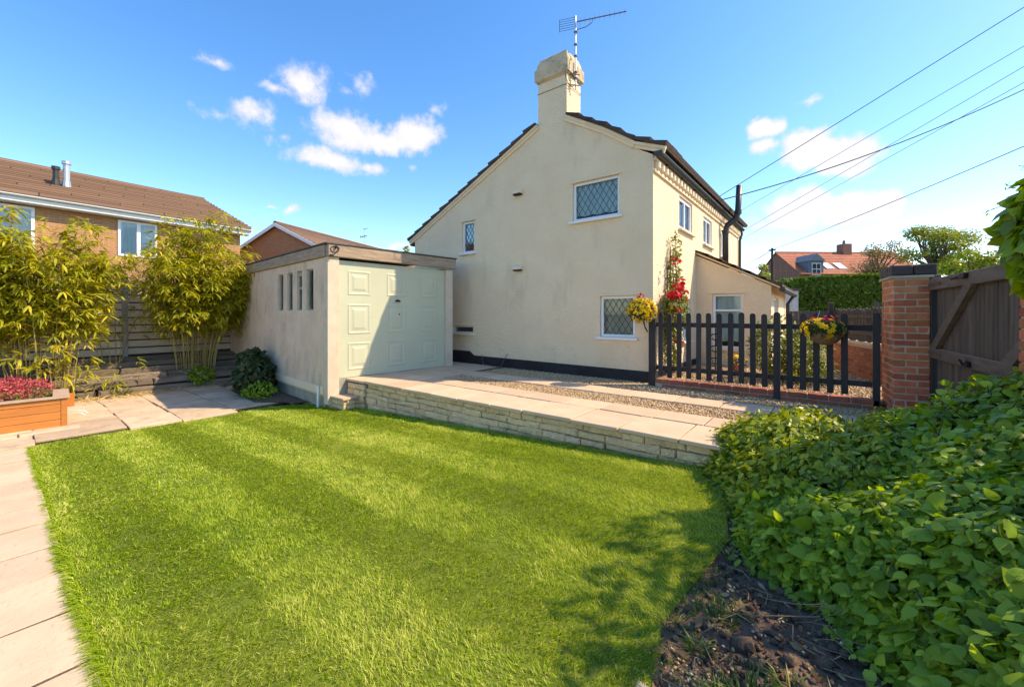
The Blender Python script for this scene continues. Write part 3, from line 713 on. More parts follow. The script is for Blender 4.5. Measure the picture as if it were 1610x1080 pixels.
def window(parent, mw, w, h, mull=(), trans=(), lead=False, curtain='net_curtain', half=1.0, fr=.05, sill=True, lintel=True, recess=.045, leadpitch=.115):
    """local frame: x along the wall, z up, -y outward; lower left corner of the opening at the origin"""
    f = MB(mw); y0, y1 = recess, recess + .06
    e = .002
    f.box(e, y0, e, fr, y1, h - e); f.box(w - fr, y0, e, w - e, y1, h - e); f.box(fr, y0 + .001, e, w - fr, y1, fr); f.box(fr, y0 + .001, h - fr, w - fr, y1, h - e)
    for q in mull: f.box(q - .022, y0 + .002, fr, q + .022, y1, h - fr)
    for q in trans: f.box(fr, y0 + .003, q - .022, w - fr, y1, q + .022)
    win = f.build('window', 'white_upvc', parent)
    g = MB(mw); g.box(fr, y0 + .03, fr, w - fr, y0 + .036, h - fr); g.build('pane', 'glass', win)
    c = MB(mw); n = max(10, int(w * 26)); z0 = h - fr - (h - 2 * fr) * half
    vs = []; fs = []
    for i in range(n + 1):
        yy = y0 + .085 + .012 * math.sin(i * 1.9) + .006 * math.sin(i * .7)
        vs += [(fr * .3 + (w - fr * .6) * i / n, yy, z0 + (.012 * math.sin(i * .9) if half < 1 else -.03)), (fr * .3 + (w - fr * .6) * i / n, yy, h - .01)]
    for i in range(n): fs.append((2 * i, 2 * i + 2, 2 * i + 3, 2 * i + 1))
    if curtain:
        c.add(vs, fs); c.build('curtain', curtain, win, smooth=True)
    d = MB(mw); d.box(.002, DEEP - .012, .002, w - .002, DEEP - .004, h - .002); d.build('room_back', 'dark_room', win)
    if lead:
        L = MB(mw); a0, a1, b0, b1 = fr, w - fr, fr, h - fr
        pz = leadpitch * 1.55
        k0 = -int(h / pz) - 2; k1 = int(w / leadpitch) + int(h / pz) + 3
        for sgn in (1, -1):
            for k in range(-60, 61):
                pts = []
                # line: z - b0 = sgn * (pz/leadpitch) * (x - a0 - k*leadpitch)
                sl = sgn * pz / leadpitch
                xk = a0 + k * leadpitch
                for X_ in (a0, a1):
                    Z_ = b0 + sl * (X_ - xk)
                    if b0 - 1e-9 <= Z_ <= b1 + 1e-9: pts.append((X_, Z_))
                for Z_ in (b0, b1):
                    X_ = xk + (Z_ - b0) / sl
                    if a0 + 1e-6 < X_ < a1 - 1e-6: pts.append((X_, Z_))
                if len(pts) >= 2:
                    p, q = pts[0], pts[1]
                    if math.hypot(p[0] - q[0], p[1] - q[1]) > .02:
                        L.bar((p[0], y0 + .027, p[1]), (q[0], y0 + .027, q[1]), .0085, .004, side=(0, 1, 0))
        L.build('leading', 'lead', win)
    if sill:
        s_ = MB(mw); s_.cbox(-.06, -.065, -.045, w + .06, y0 + .002, -.001, .006); s_.build('sill', 'white_upvc' if lead else 'cream_trim', win)
    if lintel:
        s_ = MB(mw); s_.cbox(-.055, -.022, h + .004, w + .055, .01, h + .032, .006); s_.build('drip_mould', 'cream_trim', win)
    return win
def GW(x, z): return Matrix.Translation((x, YG, z))
def FW(y, z): return Matrix.Translation((XF, y, z)) @ Matrix.Rotation(R(90), 4, 'Z')
a, b, c, d = WIN_G[0]; window(house, GW(a, c), b - a, d - c, lead=True, curtain='net_curtain', half=.90, leadpitch=.125)
a, b, c, d = WIN_G[1]; window(house, GW(a, c), b - a, d - c, lead=True, curtain='net_curtain', half=.60, leadpitch=.11)
a, b, c, d = WIN_G[2]; window(house, GW(a, c), b - a, d - c, lead=True, curtain='cream_curtain', half=1.0, leadpitch=.118)
a, b, c, d = WIN_G[3]; window(house, GW(a, c), b - a, d - c, fr=.035, curtain=None)
for i, (a, b, c, d) in enumerate(WIN_F):
    window(house, FW(a, c), b - a, d - c, mull=((b - a) * .5,), curtain='net_curtain' if i < 3 else 'cream_curtain', half=1.0, lintel=False, recess=.03, fr=.07)

# black plinth with a raised step at the garage end
m = MB(); m.prism([(-8.82, .2), (-2.40, .2), (-2.40, .50), (-6.62, .52), (-6.76, .615), (-8.82, .615)], 'y', YG - .024, YG + .02)
m.box(-2.44, YG + .021, .2, -2.396, YB, .50)
m.build('plinth', 'plinth_paint', house)

# roof: deck, verge mouldings and stepped tile courses
def along(poly, d):
    for (p, q) in zip(poly, poly[1:]):
        L = math.dist(p, q)
        if d <= L + 1e-6: t = d / L; return (p[0] + (q[0] - p[0]) * t, p[1] + (q[1] - p[1]) * t), ((q[0] - p[0]) / L, (q[1] - p[1]) / L)
        d -= L
    return poly[-1], ((poly[-1][0] - poly[-2][0]) / math.dist(poly[-1], poly[-2]), (poly[-1][1] - poly[-2][1]) / math.dist(poly[-1], poly[-2]))
RIGHT = [(-2.20, 4.265), (-2.72, 4.475), (-3.33, 4.90), (-4.43, 5.545)]
LEFT = [(-8.99, 3.42), (-4.43, 5.545)]
m = MB()
for poly in (RIGHT, LEFT):
    for p, q in zip(poly, poly[1:]):
        dx, dz = q[0] - p[0], q[1] - p[1]; L = math.hypot(dx, dz); nx_, nz_ = (-dz / L, dx / L)
        if nz_ < 0: nx_, nz_ = -nx_, -nz_
        m.prism([p, q, (q[0] + nx_ * .03, q[1] + nz_ * .03), (p[0] + nx_ * .03, p[1] + nz_ * .03)], 'y', YG + .01, YB + .05)
roof = m.build('roof', 'roof_tile', house)
for poly in (RIGHT[:-1] + [(-4.122, 5.364)], [LEFT[0], (-4.802, 5.372)]):      # moulded cream verge under the tiles
    v1 = MB()
    for p, q in zip(poly, poly[1:]):
        dx, dz = q[0] - p[0], q[1] - p[1]; L = math.hypot(dx, dz); nx_, nz_ = (-dz / L, dx / L)
        if nz_ < 0: nx_, nz_ = -nx_, -nz_
        o = lambda pt, k: (pt[0] + nx_ * k, pt[1] + nz_ * k)
        v1.prism([o(p, -.075), o(q, -.075), o(q, .028), o(p, .028)], 'y', YG - .03, YG + .009)
        v1.prism([o(p, -.02), o(q, -.02), o(q, .03), o(p, .03)], 'y', YG - .055, YG - .031)
    v1.build('verge', 'cream_trim', house)
def tile_prof(poly, d0, d1, th=.028, lift=.035):
    p, t = along(poly, d0); q, _ = along(poly, d1)
    n = (-t[1], t[0]) if t[0] > 0 else (t[1], -t[0])
    o = lambda pt, k: (pt[0] + n[0] * k, pt[1] + n[1] * k)
    return [o(p, .032 + .004), o(q, .032), o(q, .032 + th), o(p, .032 + th + lift)]
rt = random.Random(4)
for poly, n in ((RIGHT, 8), (LEFT, 14)):
    Lt = sum(math.dist(p, q) for p, q in zip(poly, poly[1:]))
    for k in range(n):
        d0 = Lt * k / n - .02; d1 = min(Lt * (k + 1) / n + .05, Lt)
        d0 = max(d0, 0.0)
        p, _ = along(poly, d0); q, _ = along(poly, d1)
        if min(p[0], q[0]) < -4.1 and max(p[0], q[0]) > -4.75 and False: continue
        for j in range(3):
            y0 = YG - .09 + j * .30
            if j < 2 and max(p[0], q[0]) > -4.86 and min(p[0], q[0]) < -4.06:
                if poly is RIGHT and p[0] > -4.06: d1x = d0 + (d1 - d0) * max(.15, (p[0] + 4.122) / (p[0] - q[0]))
                elif poly is LEFT and p[0] < -4.86: d1x = d0 + (d1 - d0) * max(.15, (-4.802 - p[0]) / (q[0] - p[0]))
                else: continue
            else: d1x = d1
            m = MB(); m.prism(tile_prof(poly, d0, d1x, (.034), .052 + rt.uniform(-.012, .014)), 'y', y0 + rt.uniform(0, .012), y0 + .293)
            m.build('tile', 'roof_tile', roof)
        m = MB(); m.prism(tile_prof(poly, d0, d1), 'y', YG + .815, YB + .1); m.build('tile_course', 'roof_tile', roof)
m = MB(); m.tube([(-4.43, YG + .55, 5.60), (-4.43, YB + .1, 5.60)], .11, 10); m.build('ridge_tiles', 'roof_tile', roof)

# chimney stack on the gable
CY0, CY1 = YG - .003, 7.53
m = MB(); m.box(-4.80, CY0, 5.30, -4.12, CY1, 6.28); ch = m.build('chimney', 'stucco', house)
m = MB()
def ring(z, e): return [(-4.80 - e, CY0 - e, z), (-4.12 + e, CY0 - e, z), (-4.12 + e, CY1 + e, z), (-4.80 - e, CY1 + e, z)]
lv = [ring(6.22, .002), ring(6.27, .055), ring(6.50, .055), ring(6.515, .02), ring(6.60, .012), ring(6.72, -.03), ring(6.78, -.10)]
vs = [p for r_ in lv for p in r_]; fs = [(3, 2, 1, 0), tuple((len(lv) - 1) * 4 + k for k in range(4))]
for i in range(len(lv) - 1):
    for k in range(4): fs.append((i * 4 + k, i * 4 + (k + 1) % 4, i * 4 + 4 + (k + 1) % 4, i * 4 + 4 + k))
m.add(vs, fs); m.build('chimney_cap', 'chimney_cap', ch)
m = MB(); m.tube([(-4.82, CY0 - .006, 6.02), (-4.10, CY0 - .006, 6.02), (-4.10, CY1, 6.02)], .006, 6); m.build('lashing_wire', 'aerial_metal', ch)

# hooded vents on the gable
for z in (4.06, 2.44):
    m = MB(); m.prism([(YG + .01, z), (YG - .10, z), (YG - .10, z + .05), (YG + .01, z + .11)], 'x', -5.41, -5.20); vt = m.build('vent', 'cream_trim', house)
    m = MB(); m.box(-5.40, YG - .095, z - .03, -5.21, YG - .004, z - .001); m.build('vent_opening', 'dark_room', vt)

# eaves of the front: fascia board, dentil course, gutter, pipes
m = MB(); m.box(XF - .01, YG + .02, 3.93, XF + .035, YB - .05, 3.985); m.box(XF - .01, YG + .02, 4.13, XF + .05, YB - .05, 4.20)
m.build('corbel_course', 'cream_trim', house)
dm = MB(); dm.cbox(-.005, -.055, -.07, .085, .055, .075, .02); dmesh = dm.mesh('dentil', 'cream_trim')
y = YG + .12
while y < YB - .1:
    piece('dentil', dmesh, Matrix.Translation((XF, y, 4.055)), house); y += .215
m = MB()
prof_g = [(-2.325 + .075 * math.cos(q), 4.235 + .075 * math.sin(q)) for q in np.linspace(math.pi, 2 * math.pi, 9)] + [(-2.26, 4.245), (-2.39, 4.245)]
m.prism(prof_g, 'y', YG - .06, YB + .12); m.build('gutter', 'gutter', house)
for y in np.arange(YG + .5, YB, .95):
    m = MB(); m.box(-2.41, y - .02, 4.15, -2.315, y + .02, 4.17); m.box(-2.41, y - .02, 4.171, -2.395, y + .02, 4.24); m.build('gutter_bracket', 'gutter', house)
m = MB(); m.tube([(-2.30, 12.32, 2.2), (-2.30, 12.32, 3.75), (-2.26, 12.34, 3.90), (-2.08, 12.42, 4.05), (-2.03, 12.44, 4.18), (-2.02, 12.45, 4.28), (-1.99, 12.45, 4.95)], .075, 12); sp_ = m.build('soil_pipe', 'gutter', house, smooth=True)
for z in (3.72, 4.24): 
    m = MB(); m.tube([(-2.30 if z < 4 else -2.02, 12.32 if z < 4 else 12.45, z - .05), (-2.30 if z < 4 else -2.018, 12.32 if z < 4 else 12.45, z + .05)], .09, 12); m.build('pipe_collar', 'gutter', sp_)
m = MB(); m.tube([(-2.32, YB - .05, 4.19), (-2.32, YB - .05, 4.05), (-2.37, YB - .08, 3.85), (-2.37, YB - .08, .4)], .04, 8); m.build('downpipe', 'gutter', house, smooth=True)
m = MB(); m.tube([(-8.93, YG - .02, 3.37), (-8.93, YB, 3.37)], .06, 8); m.build('gutter', 'gutter', house)

# lean-to porch on the front
YE, XE, YE2 = 9.79, -.99, 13.0
m = MB(); m.prism([(XF - .05, .2), (XE, .2), (XE, 2.07), (XF - .05, 2.83)], 'y', YE, YE2); lean = m.build('porch_wall', 'stucco', house)
carve(lean, [(-2.09, YE - .1, .74, -1.49, YE + DEEP, 1.93), (XE - DEEP, 10.35, 1.05, XE + .1, 11.2, 1.85), ])
window(house, Matrix.Translation((-2.09, YE, .74)), .60, 1.19, trans=(.83,), curtain='net_curtain', half=.9, lintel=True, fr=.055)
window(house, Matrix.Translation((XE, 10.35, 1.05)) @ Matrix.Rotation(R(90), 4, 'Z'), .85, .80, mull=(.42,), lintel=False)
m = MB(); m.prism([(XF - .02, 2.845), (XE + .16, 2.005), (XE + .16, 2.045), (XF - .02, 2.885)], 'y', YE - .05, YE2 + .1); prf = m.build('porch_roof', 'cream_trim', house)
n = 6
for k in range(n):
    t0, t1 = k / n, min((k + 1) / n + .06, 1.0)
    A = lambda t, o: (XE + .20 + (XF - XE - .20) * t, 2.03 + (2.89 - 2.03) * t + o)
    for j in range(2):
        m = MB(); m.prism([A(t0, .004), A(t1, .004), A(t1, .03), A(t0, .058)], 'y', YE - .10 + j * .33, YE + .225 + j * .33); m.build('tile', 'roof_tile', prf)
    m = MB(); m.prism([A(t0, .004), A(t1, .004), A(t1, .03), A(t0, .055)], 'y', YE + .565, YE2 + .12); m.build('tile_course', 'roof_tile', prf)
m = MB(); m.tube([(XE + .2, YE - .12, 1.98), (XE + .2, YE2 + .1, 1.98)], .055, 8); m.build('porch_gutter', 'gutter', house)
m = MB(); m.tube([(XE + .2, YE2 - .3, 1.95), (XE + .07, YE2 - .3, 1.75), (XE + .07, YE2 - .3, .4)], .04, 8); m.build('downpipe', 'gutter', house, smooth=True)

# television aerial strapped to the stack
an = thing('television_aerial', 'long yagi television aerial on a mast strapped to the chimney', 'aerial', (-4.04, 7.17, 5.98))
m = MB(); m.tube([(-4.03, 7.17, 5.96), (-4.03, 7.17, 7.42)], .016, 8); m.build('mast', 'galvanised', an)
for z in (6.18, 6.30, 6.62, 6.85, 7.1):
    m = MB(); m.box(-4.06, 7.145, z - .012, -3.995, 7.195, z + .012); m.build('clamp', 'aerial_metal', an)
for z in (6.02, 6.24):
    m = MB(); m.tube([(-4.10, 7.05, z), (-4.02, 7.14, z + .01), (-3.98, 7.24, z + .02)], .010, 6); m.build('bracket', 'aerial_metal', an)
m = MB(); m.tube([(-4.075, 6.99 + .16 + .17 * math.cos(q) - .12, 6.13 + .14 * math.sin(q)) for q in np.linspace(.4, 5.6, 16)], .008, 6); m.build('cable_loop', 'wire', an)
DB = (at(981, 17, 7.95) - at(905, 33, 8.13)).normalized()
bs = Vector((-4.03, 7.17, 7.30)); side = Vector((DB.y, -DB.x, 0)).normalized()
m = MB(); m.tube([bs - DB * .02, bs + DB * .98], .010, 6); m.build('boom', 'aerial_metal', an)
for k in range(10):
    p = bs + DB * (.09 + k * .096); h = .085 - .003 * k
    m = MB(); m.tube([p - Vector((0, 0, h)) - side * h * .2, p + Vector((0, 0, h)) + side * h * .2], .0045, 5); m.build('element', 'aerial_metal', an)
m = MB(); m.tube([bs + Vector((0, 0, -.16)), bs + DB * .2 + Vector((0, 0, -.14)), bs + DB * .32 + Vector((0, 0, -.08)), bs + DB * .34 + Vector((0, 0, 0))], .007, 6); m.build('support_arm', 'aerial_metal', an)
m = MB()
for k in range(6): 
    p = bs + Vector((0, 0, .10 - k * .045)); m.tube([p - DB * .01, p - DB * .32], .0045, 5)
m.tube([bs - DB * .32 + Vector((0, 0, .11)), bs - DB * .32 + Vector((0, 0, -.14))], .006, 5)
m.build('reflector', 'aerial_metal', an)

# ------------------------------------------------------------------ garage
GM = Matrix.Translation((-6.95, 3.63, 0)) @ Matrix.Rotation(R(-4.5), 4, 'Z')
GL = -6.3
gar = thing('garage', 'flat roofed rendered garage with pale green panelled door', 'garage', (-9.8, 5.2, -.2))
m = MB(GM); m.box(GL, 0, .02, -.16, .14, 2.50); side_w = m.build('side_wall', 'garage_render', gar)
SW = [(-2.53, -2.23), (-2.0, -1.70), (-1.46, -1.20), (-.97, -.65)]
cb = MB(GM)
for a_, b_ in SW: cb.box(a_, -.1, 1.56, b_, .3, 2.34)
c = cb.build('cutter', 'white_paint')
md = side_w.modifiers.new('cut', 'BOOLEAN'); md.object = c; md.solver = 'EXACT'
dg = bpy.context.evaluated_depsgraph_get(); dg.update()
me = bpy.data.meshes.new_from_object(side_w.evaluated_get(dg)); side_w.modifiers.clear(); side_w.data = me; bpy.data.objects.remove(c)
for i, (a_, b_) in enumerate(SW):
    f = MB(GM); t = .022
    f.box(a_ + .002, .035, 1.562, a_ + t, .08, 2.338); f.box(b_ - t, .035, 1.562, b_ - .002, .08, 2.338); f.box(a_ + t, .036, 1.562, b_ - t, .08, 1.562 + t); f.box(a_ + t, .036, 2.338 - t, b_ - t, .08, 2.338)
    if i == 2: f.box(a_ + t, .034, 1.98, b_ - t, .08, 2.02); f.box(a_ + t, .034, 2.24, b_ - t, .08, 2.31)
    w_ = f.build('window', 'concrete', gar)
    g = MB(GM); g.box(a_ + t, .055, 1.562 + t, b_ - t, .06, 2.338 - t); g.build('pane', 'glass', w_)
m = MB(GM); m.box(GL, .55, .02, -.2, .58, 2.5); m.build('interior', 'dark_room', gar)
m = MB(GM); m.box(GL, 2.62, .02, -.16, 2.76, 2.50); m.box(GL - .14, 0.001, .02, GL - .001, 2.76, 2.50); m.build('far_wall', 'garage_render', gar)
m = MB(GM); m.box(-.158, -.012, -.10, .0, .19, 2.50); m.build('pillar', 'garage_pillar', gar)
m = MB(GM); m.box(-.158, 2.59, .1, .0, 2.77, 2.46); m.build('pillar', 'garage_pillar', gar)
m = MB(GM); m.box(GL, .012, -.4, -.165, .13, .016); m.box(-.16, .192, -.4, -.02, 2.588, .328); m.build('footing', 'concrete', gar)
m = MB(GM); m.box(GL + 2, -.03, .06, -.17, -.002, .20); m.build('base_board', 'white_paint' if False else 'cream_trim', gar)
m = MB(GM); m.tube([(-.30, -.06, -.25), (-.30, -.06, .20)], .02, 8); m.build('drain_pipe', 'white_upvc', gar)
# fascia beams
m = MB(GM); m.cbox(-.06, -.02, 2.503, .045, 2.84, 2.715, .008); m.build('fascia', 'weathered_beam', gar)
m = MB(GM); m.cbox(GL - .15, -.05, 2.504, -.062, -.002, 2.712, .008); m.build('fascia', 'weathered_beam', gar)
m = MB(GM); m.box(GL - .2, -.06, 2.722, .06, 2.86, 2.745); m.build('roof', 'roof_felt', gar)
# door: leaf and nine raised-and-fielded panels
m = MB(GM); m.box(-.10, .195, .335, -.055, 2.585, 2.46); dl = m.build('door', 'garage_door', gar)
def panel(y0, y1, z0, z1):
    f = MB(GM)
    X0 = -.053
    lvl = [(0, 0), (.014, .006), (.026, .006), (.042, -.0005), (.075, -.0005), (.12, .009)]
    vs, fs = [], []
    for ins, dep in lvl:
        vs += [(X0 + dep, y0 + ins, z0 + ins), (X0 + dep, y1 - ins, z0 + ins), (X0 + dep, y1 - ins, z1 - ins), (X0 + dep, y0 + ins, z1 - ins)]
    for i in range(len(lvl) - 1):
        for k in range(4): fs.append((i * 4 + k, i * 4 + (k + 1) % 4, i * 4 + 4 + (k + 1) % 4, i * 4 + 4 + k))
    fs.append(tuple((len(lvl) - 1) * 4 + k for k in range(4)))
    f.add(vs, fs); f.build('panel', 'garage_door', dl)
for (y0, y1) in ((.375, .815), (1.165, 1.585), (1.95, 2.37)):
    for (z0, z1) in ((1.84, 2.29), (1.12, 1.675), (.46, .965)): panel(y0, y1, z0, z1)
m = MB(GM); m.tube([(-.05, 1.39, 1.76), (-.01, 1.39, 1.76)], .022, 10); m.cbox(-.03, 1.335, 1.735, -.005, 1.445, 1.765, .005); m.box(-.05, 1.425, 1.47, -.04, 1.45, 1.50); m.build('handle', 'iron', dl)
# rusty hasp and looped cable on the beam end
m = MB(GM)
m.tube([(.055, .04 + .075 * math.cos(q) + .05, 2.63 + .05 * math.sin(q)) for q in np.linspace(0, 6.0, 14)], .006, 5)
m.tube([(.055, .06, 2.52), (.062, .10, 2.57), (.062, .17, 2.66), (.055, .11, 2.70)], .006, 5); m.cbox(.045, .0, 2.50, .075, .06, 2.535, .004); m.cbox(.045, .09, 2.645, .085, .12, 2.69, .004)
m.build('cable_hook', 'iron', gar)
# ------------------------------------------------------------------ bent rods by the plinth
m = MB(); m.tube([(-6.28, 6.93, TZ), (-6.27, 6.90, TZ + .05), (-6.29, 6.88, TZ + .25)], .007, 6); m.tube([(-6.27, 6.89, TZ + .02), (-5.9, 6.80, TZ + .015), (-5.62, 6.78, TZ + .02), (-5.60, 6.80, TZ + .14), (-5.52, 6.86, TZ + .30)], .008, 6)
tag(m.build('bent_rod', 'aerial_metal'), 'thin bent metal rod lying against the black plinth', 'rod')

# ------------------------------------------------------------------ picket fence on its brick kerb
YF = 6.75
pf = thing('picket_fence', 'black painted round topped picket fence beside the cottage corner', 'fence', (-1.0, YF, TZ))
def picket_mesh(w, h, t=.022):
    m = MB(); r = w / 2
    pr = [(-r, 0), (r, 0)] + [(r * math.cos(q), h - r + r * math.sin(q)) for q in np.linspace(0, math.pi, 9)]
    m.prism(pr, 'y', -t / 2, t / 2); return m.mesh('picket', 'picket_paint')
pm = picket_mesh(.072, 1.03); rf = random.Random(2)
for k in range(17):
    x = -2.215 + k * .1458
    if k == 11: continue
    h = rf.uniform(-.012, .012)
    piece('picket', pm, Matrix.Translation((x, YF - .012, TZ + .145 + h)) @ Matrix.Rotation(rf.uniform(-.008, .008), 4, 'Y'), pf)
pmw = picket_mesh(.078, 1.20, .07)
piece('post', pmw, Matrix.Translation((-.612, YF - .03, TZ - .01)), pf)
m = MB(); m.cbox(-2.40, YF - .05, TZ - .03, -2.295, YF + .05, TZ + 1.10, .006); m.build('post', 'picket_paint', pf)
m = MB(); m.cbox(.385, YF - .045, TZ - .03, .455, YF + .02, TZ + 1.17, .006); m.build('post', 'picket_paint', pf)
for z in (.25, .955):
    m = MB(); m.cbox(-2.29, YF + .003, TZ + z, -.655, YF + .035, TZ + z + .07, .004); m.build('rail', 'picket_paint', pf)
    m = MB(); m.cbox(-.57, YF + .003, TZ + z, .383, YF + .035, TZ + z + .07, .004); m.build('rail', 'picket_paint', pf)
kb = thing('brick_kerb', 'low red brick kerb under the black picket fence', 'kerb', (-1.0, YF, TZ - .1))
m = MB(); m.box(-2.29, YF - .045, TZ - .18, .44, YF + .09, TZ + .098); m.build('mortar_bed', 'mortar', kb)
bm = MB(); bm.cbox(-.1075, -.055, 0, .1075, .11, .065, .005, .001); bme = bm.mesh('brick', 'brick_low')
for r_ in range(3):
    x = -2.18 + (.11 if r_ % 2 else 0)
    while x < .44:
        piece('brick', bme, Matrix.Translation((x, YF, TZ + .04 - r_ * .075)) @ Matrix.Rotation(rf.uniform(-.01, .01), 4, 'Z'), kb)
        x += .2245

# ------------------------------------------------------------------ brick gate pier and timber gate
PM = Matrix.Translation((.545, 6.42, 0)) @ Matrix.Rotation(R(5.3), 4, 'Z')
PW, PD = .305, .60
pier = thing('brick_gate_pier', 'red brick gate pier with dark coping beside the picket fence', 'pillar', (.66, 6.7, TZ - .1))
m = MB(PM); m.box(.004, .004, TZ - .2, PW - .004, PD - .004, 1.925); m.build('mortar_core', 'mortar', pier)
def brick_piece(parent, PMx, x0, y0, x1, y1, z, h=.066, mat='brick', rr_=rf):
    j = .003
    m = MB(); m.cbox(-(x1 - x0) / 2, -(y1 - y0) / 2, 0, (x1 - x0) / 2, (y1 - y0) / 2, h, .006, .0025, rr_)
    piece('brick', m.mesh('brick', mat), PMx @ Matrix.Translation(((x0 + x1) / 2 + rr_.uniform(-j, j), (y0 + y1) / 2 + rr_.uniform(-j, j), z)) @ Matrix.Rotation(rr_.uniform(-.008, .008), 4, 'Z'), parent)
z = TZ - .12; k = 0
while z < 1.86:
    q = .195; g = .010
    if k % 2 == 0: fx = [(0, q), (q + g, PW)]
    else: fx = [(0, .10), (.11, PW)]
    for x0, x1 in fx:
        brick_piece(pier, PM, x0, 0, x1, .1, z); brick_piece(pier, PM, x0, PD - .1, x1, PD, z)
    segs = [(.11, .24), (.25, .36), (.37, .49)] if k % 2 else [(.11, .30), (.31, .49)]
    for y0, y1 in segs:
        brick_piece(pier, PM, 0, y0, .1, y1, z); brick_piece(pier, PM, PW - .1, y0, PW, y1, z)
    z += .0765; k += 1
m = MB(PM); m.box(-.025, -.025, 1.905, PW + .03, PD + .02, 1.932); m.build('tile_course', 'concrete', pier)
for (x0, x1) in ((-.012, .165), (.175, PW + .06)):
    m = MB(PM); m.cbox(x0, -.012, 1.936, x1, .22, 2.055, .012, .003); m.build('coping_brick', 'cap_brick', pier)
    m = MB(PM); m.cbox(x0, .23, 1.936, x1, PD + .01, 2.055, .012, .003); m.build('coping_brick', 'cap_brick', pier)

gate = thing('timber_gate', 'brown braced timber gate of vertical boards beside brick pier', 'gate', (1.0, 5.4, TZ))
gx = PW + .012
m = MB(PM); m.cbox(gx - .005, -.02, TZ - .1, gx + .075, .06, 1.93, .006); m.build('gate_post', 'gate_wood', gate)
m = MB(PM); m.cbox(gx - .018, -.075, TZ - .1, gx + .06, -.025, 1.86, .005); m.build('hanging_stile', 'picket_paint', gate)
yb = -.085; k = 0
bw = .076
while yb > -2.35:
    m = MB(); m.cbox(-.009, -bw / 2 + .004, 0, .009, bw / 2 - .004, 1.0, .004); me = m.mesh('board', 'gate_wood')
    piece('board', me, PM @ Matrix.Translation((gx + .032 + rf.uniform(-.002, .002), yb - bw / 2, TZ + .03)) @ Matrix.Scale(1.46 + rf.uniform(-.006, .006), 4, (0, 0, 1)), gate)
    yb -= bw + .010
for z0, z1 in ((1.755, 1.875), (1.015, 1.125), (.42, .52)):
    m = MB(PM); m.cbox(gx - .028, -2.35, z0, gx + .018, -.03, z1, .006); m.build('rail', 'gate_rail', gate)
def brace(y0, z0, y1, z1):
    m = MB(PM); m.bar((gx - .006, y0, z0), (gx - .006, y1, z1), .105, .042, side=(1, 0, 0)); m.build('brace', 'gate_rail', gate)
brace(-.10, 1.10, -1.16, 1.79); brace(-.85, .50, -2.25, 1.40)
for z in (1.81, 1.075):
    m = MB(PM); m.cbox(gx - .034, -.42, z - .016, gx - .029, -.03, z + .016, .002); m.build('strap_hinge', 'gate_wood', gate)
m = MB(PM); m.tube([(gx - .05, -.80, 1.83), (gx - .05, -1.06, 1.845)], .012, 8); m.cbox(gx - .06, -1.14, 1.815, gx - .03, -1.02, 1.865, .004); m.build('bolt', 'iron', gate)
m = MB(PM); m.cbox(gx - .062, -1.20, 1.03, gx - .029, -1.08, 1.08, .006); m.tube([(gx - .06, -1.10, 1.06), (gx - .085, -1.14, 1.09), (gx - .06, -1.19, 1.06)], .009, 6); m.build('latch', 'iron', gate)

PM2 = Matrix.Translation((1.035, 4.02, 0)) @ Matrix.Rotation(R(5.3), 4, 'Z')
pier2 = thing('brick_gate_pier', 'vine covered brick gate pier at the right edge of the picture', 'pillar', (1.2, 4.2, .2))
m = MB(PM2); m.box(.008, .008, .0, .312, .332, 1.9); m.build('mortar_core', 'mortar', pier2)
z = .1; k = 0
while z < 1.85:
    for a_, b_ in (((0, .21), (.22, .32)) if k % 2 else ((0, .10), (.11, .32))):
        brick_piece(pier2, PM2, a_, 0, b_, .1, z, mat='brick'); brick_piece(pier2, PM2, a_, .24, b_, .34, z, mat='brick')
    brick_piece(pier2, PM2, 0, .11, .1, .23, z, mat='brick'); brick_piece(pier2, PM2, .22, .11, .32, .23, z, mat='brick')
    z += .0765; k += 1

# ------------------------------------------------------------------ ivy bank along the right-hand bed
BX = [(4.75, -1.0), (4.35, -1.06), (3.9, -.86), (3.45, -.60), (3.0, -.45), (2.59, -.36), (2.42, -.12), (2.28, .06), (2.03, .22), (1.6, .36), (1.2, .6), (.8, 1.0), (.0, 1.6)]
_by = np.array([b[0] for b in BX][::-1]); _bx = np.array([b[1] for b in BX][::-1])
def bank_h(X, Y):
    d = X - np.interp(Y, _by, _bx)
    Hh = .46 + .50 * np.clip((X - .1) / .9, 0, 1) + .10 * np.clip((3.2 - Y) / 1.5, 0, 1) * np.clip(1 - X, 0, 1)
    Hh = Hh * .9 + .16 * np.exp(-((X + .35) / .5) ** 2 - ((Y - 3.95) / .6) ** 2) - .05 * np.exp(-((X - .15) / .3) ** 2 - ((Y - 3.1) / .5) ** 2)
    h = Hh * (1 - np.exp(-np.clip(d, 0, 9) / .26))
    back = np.clip((4.80 - Y) / .35, 0, 1); back = np.sqrt(back)
    lump = .13 * np.array([noise.noise(Vector((x * 2.2, y * 2.2, 5))) + .6 * noise.noise(Vector((x * 5, y * 5, 1))) for x, y in zip(X.ravel(), Y.ravel())]).reshape(X.shape)
    return np.where(d > 0, zl(X) + (h + lump * np.clip(d / .3, 0, 1)) * np.maximum(back, .0), zl(X) - .1)
ivy = thing('ivy_bank', 'dark glossy ivy mass filling the right hand flower bed', 'ivy', (.9, 2.9, .1))
gx_, gy_ = np.meshgrid(np.linspace(-1.1, 3.2, 90), np.linspace(.2, 4.82, 96))
gz_ = bank_h(gx_, gy_) - .11
Vv = np.stack([gx_.ravel(), gy_.ravel(), gz_.ravel()], 1)
nx, ny = 90, 96
Ff = np.array([(j * nx + i, j * nx + i + 1, (j + 1) * nx + i + 1, (j + 1) * nx + i) for j in range(ny - 1) for i in range(nx - 1)])
keep = (gx_ - np.interp(gy_, _by, _bx) > .1).ravel()
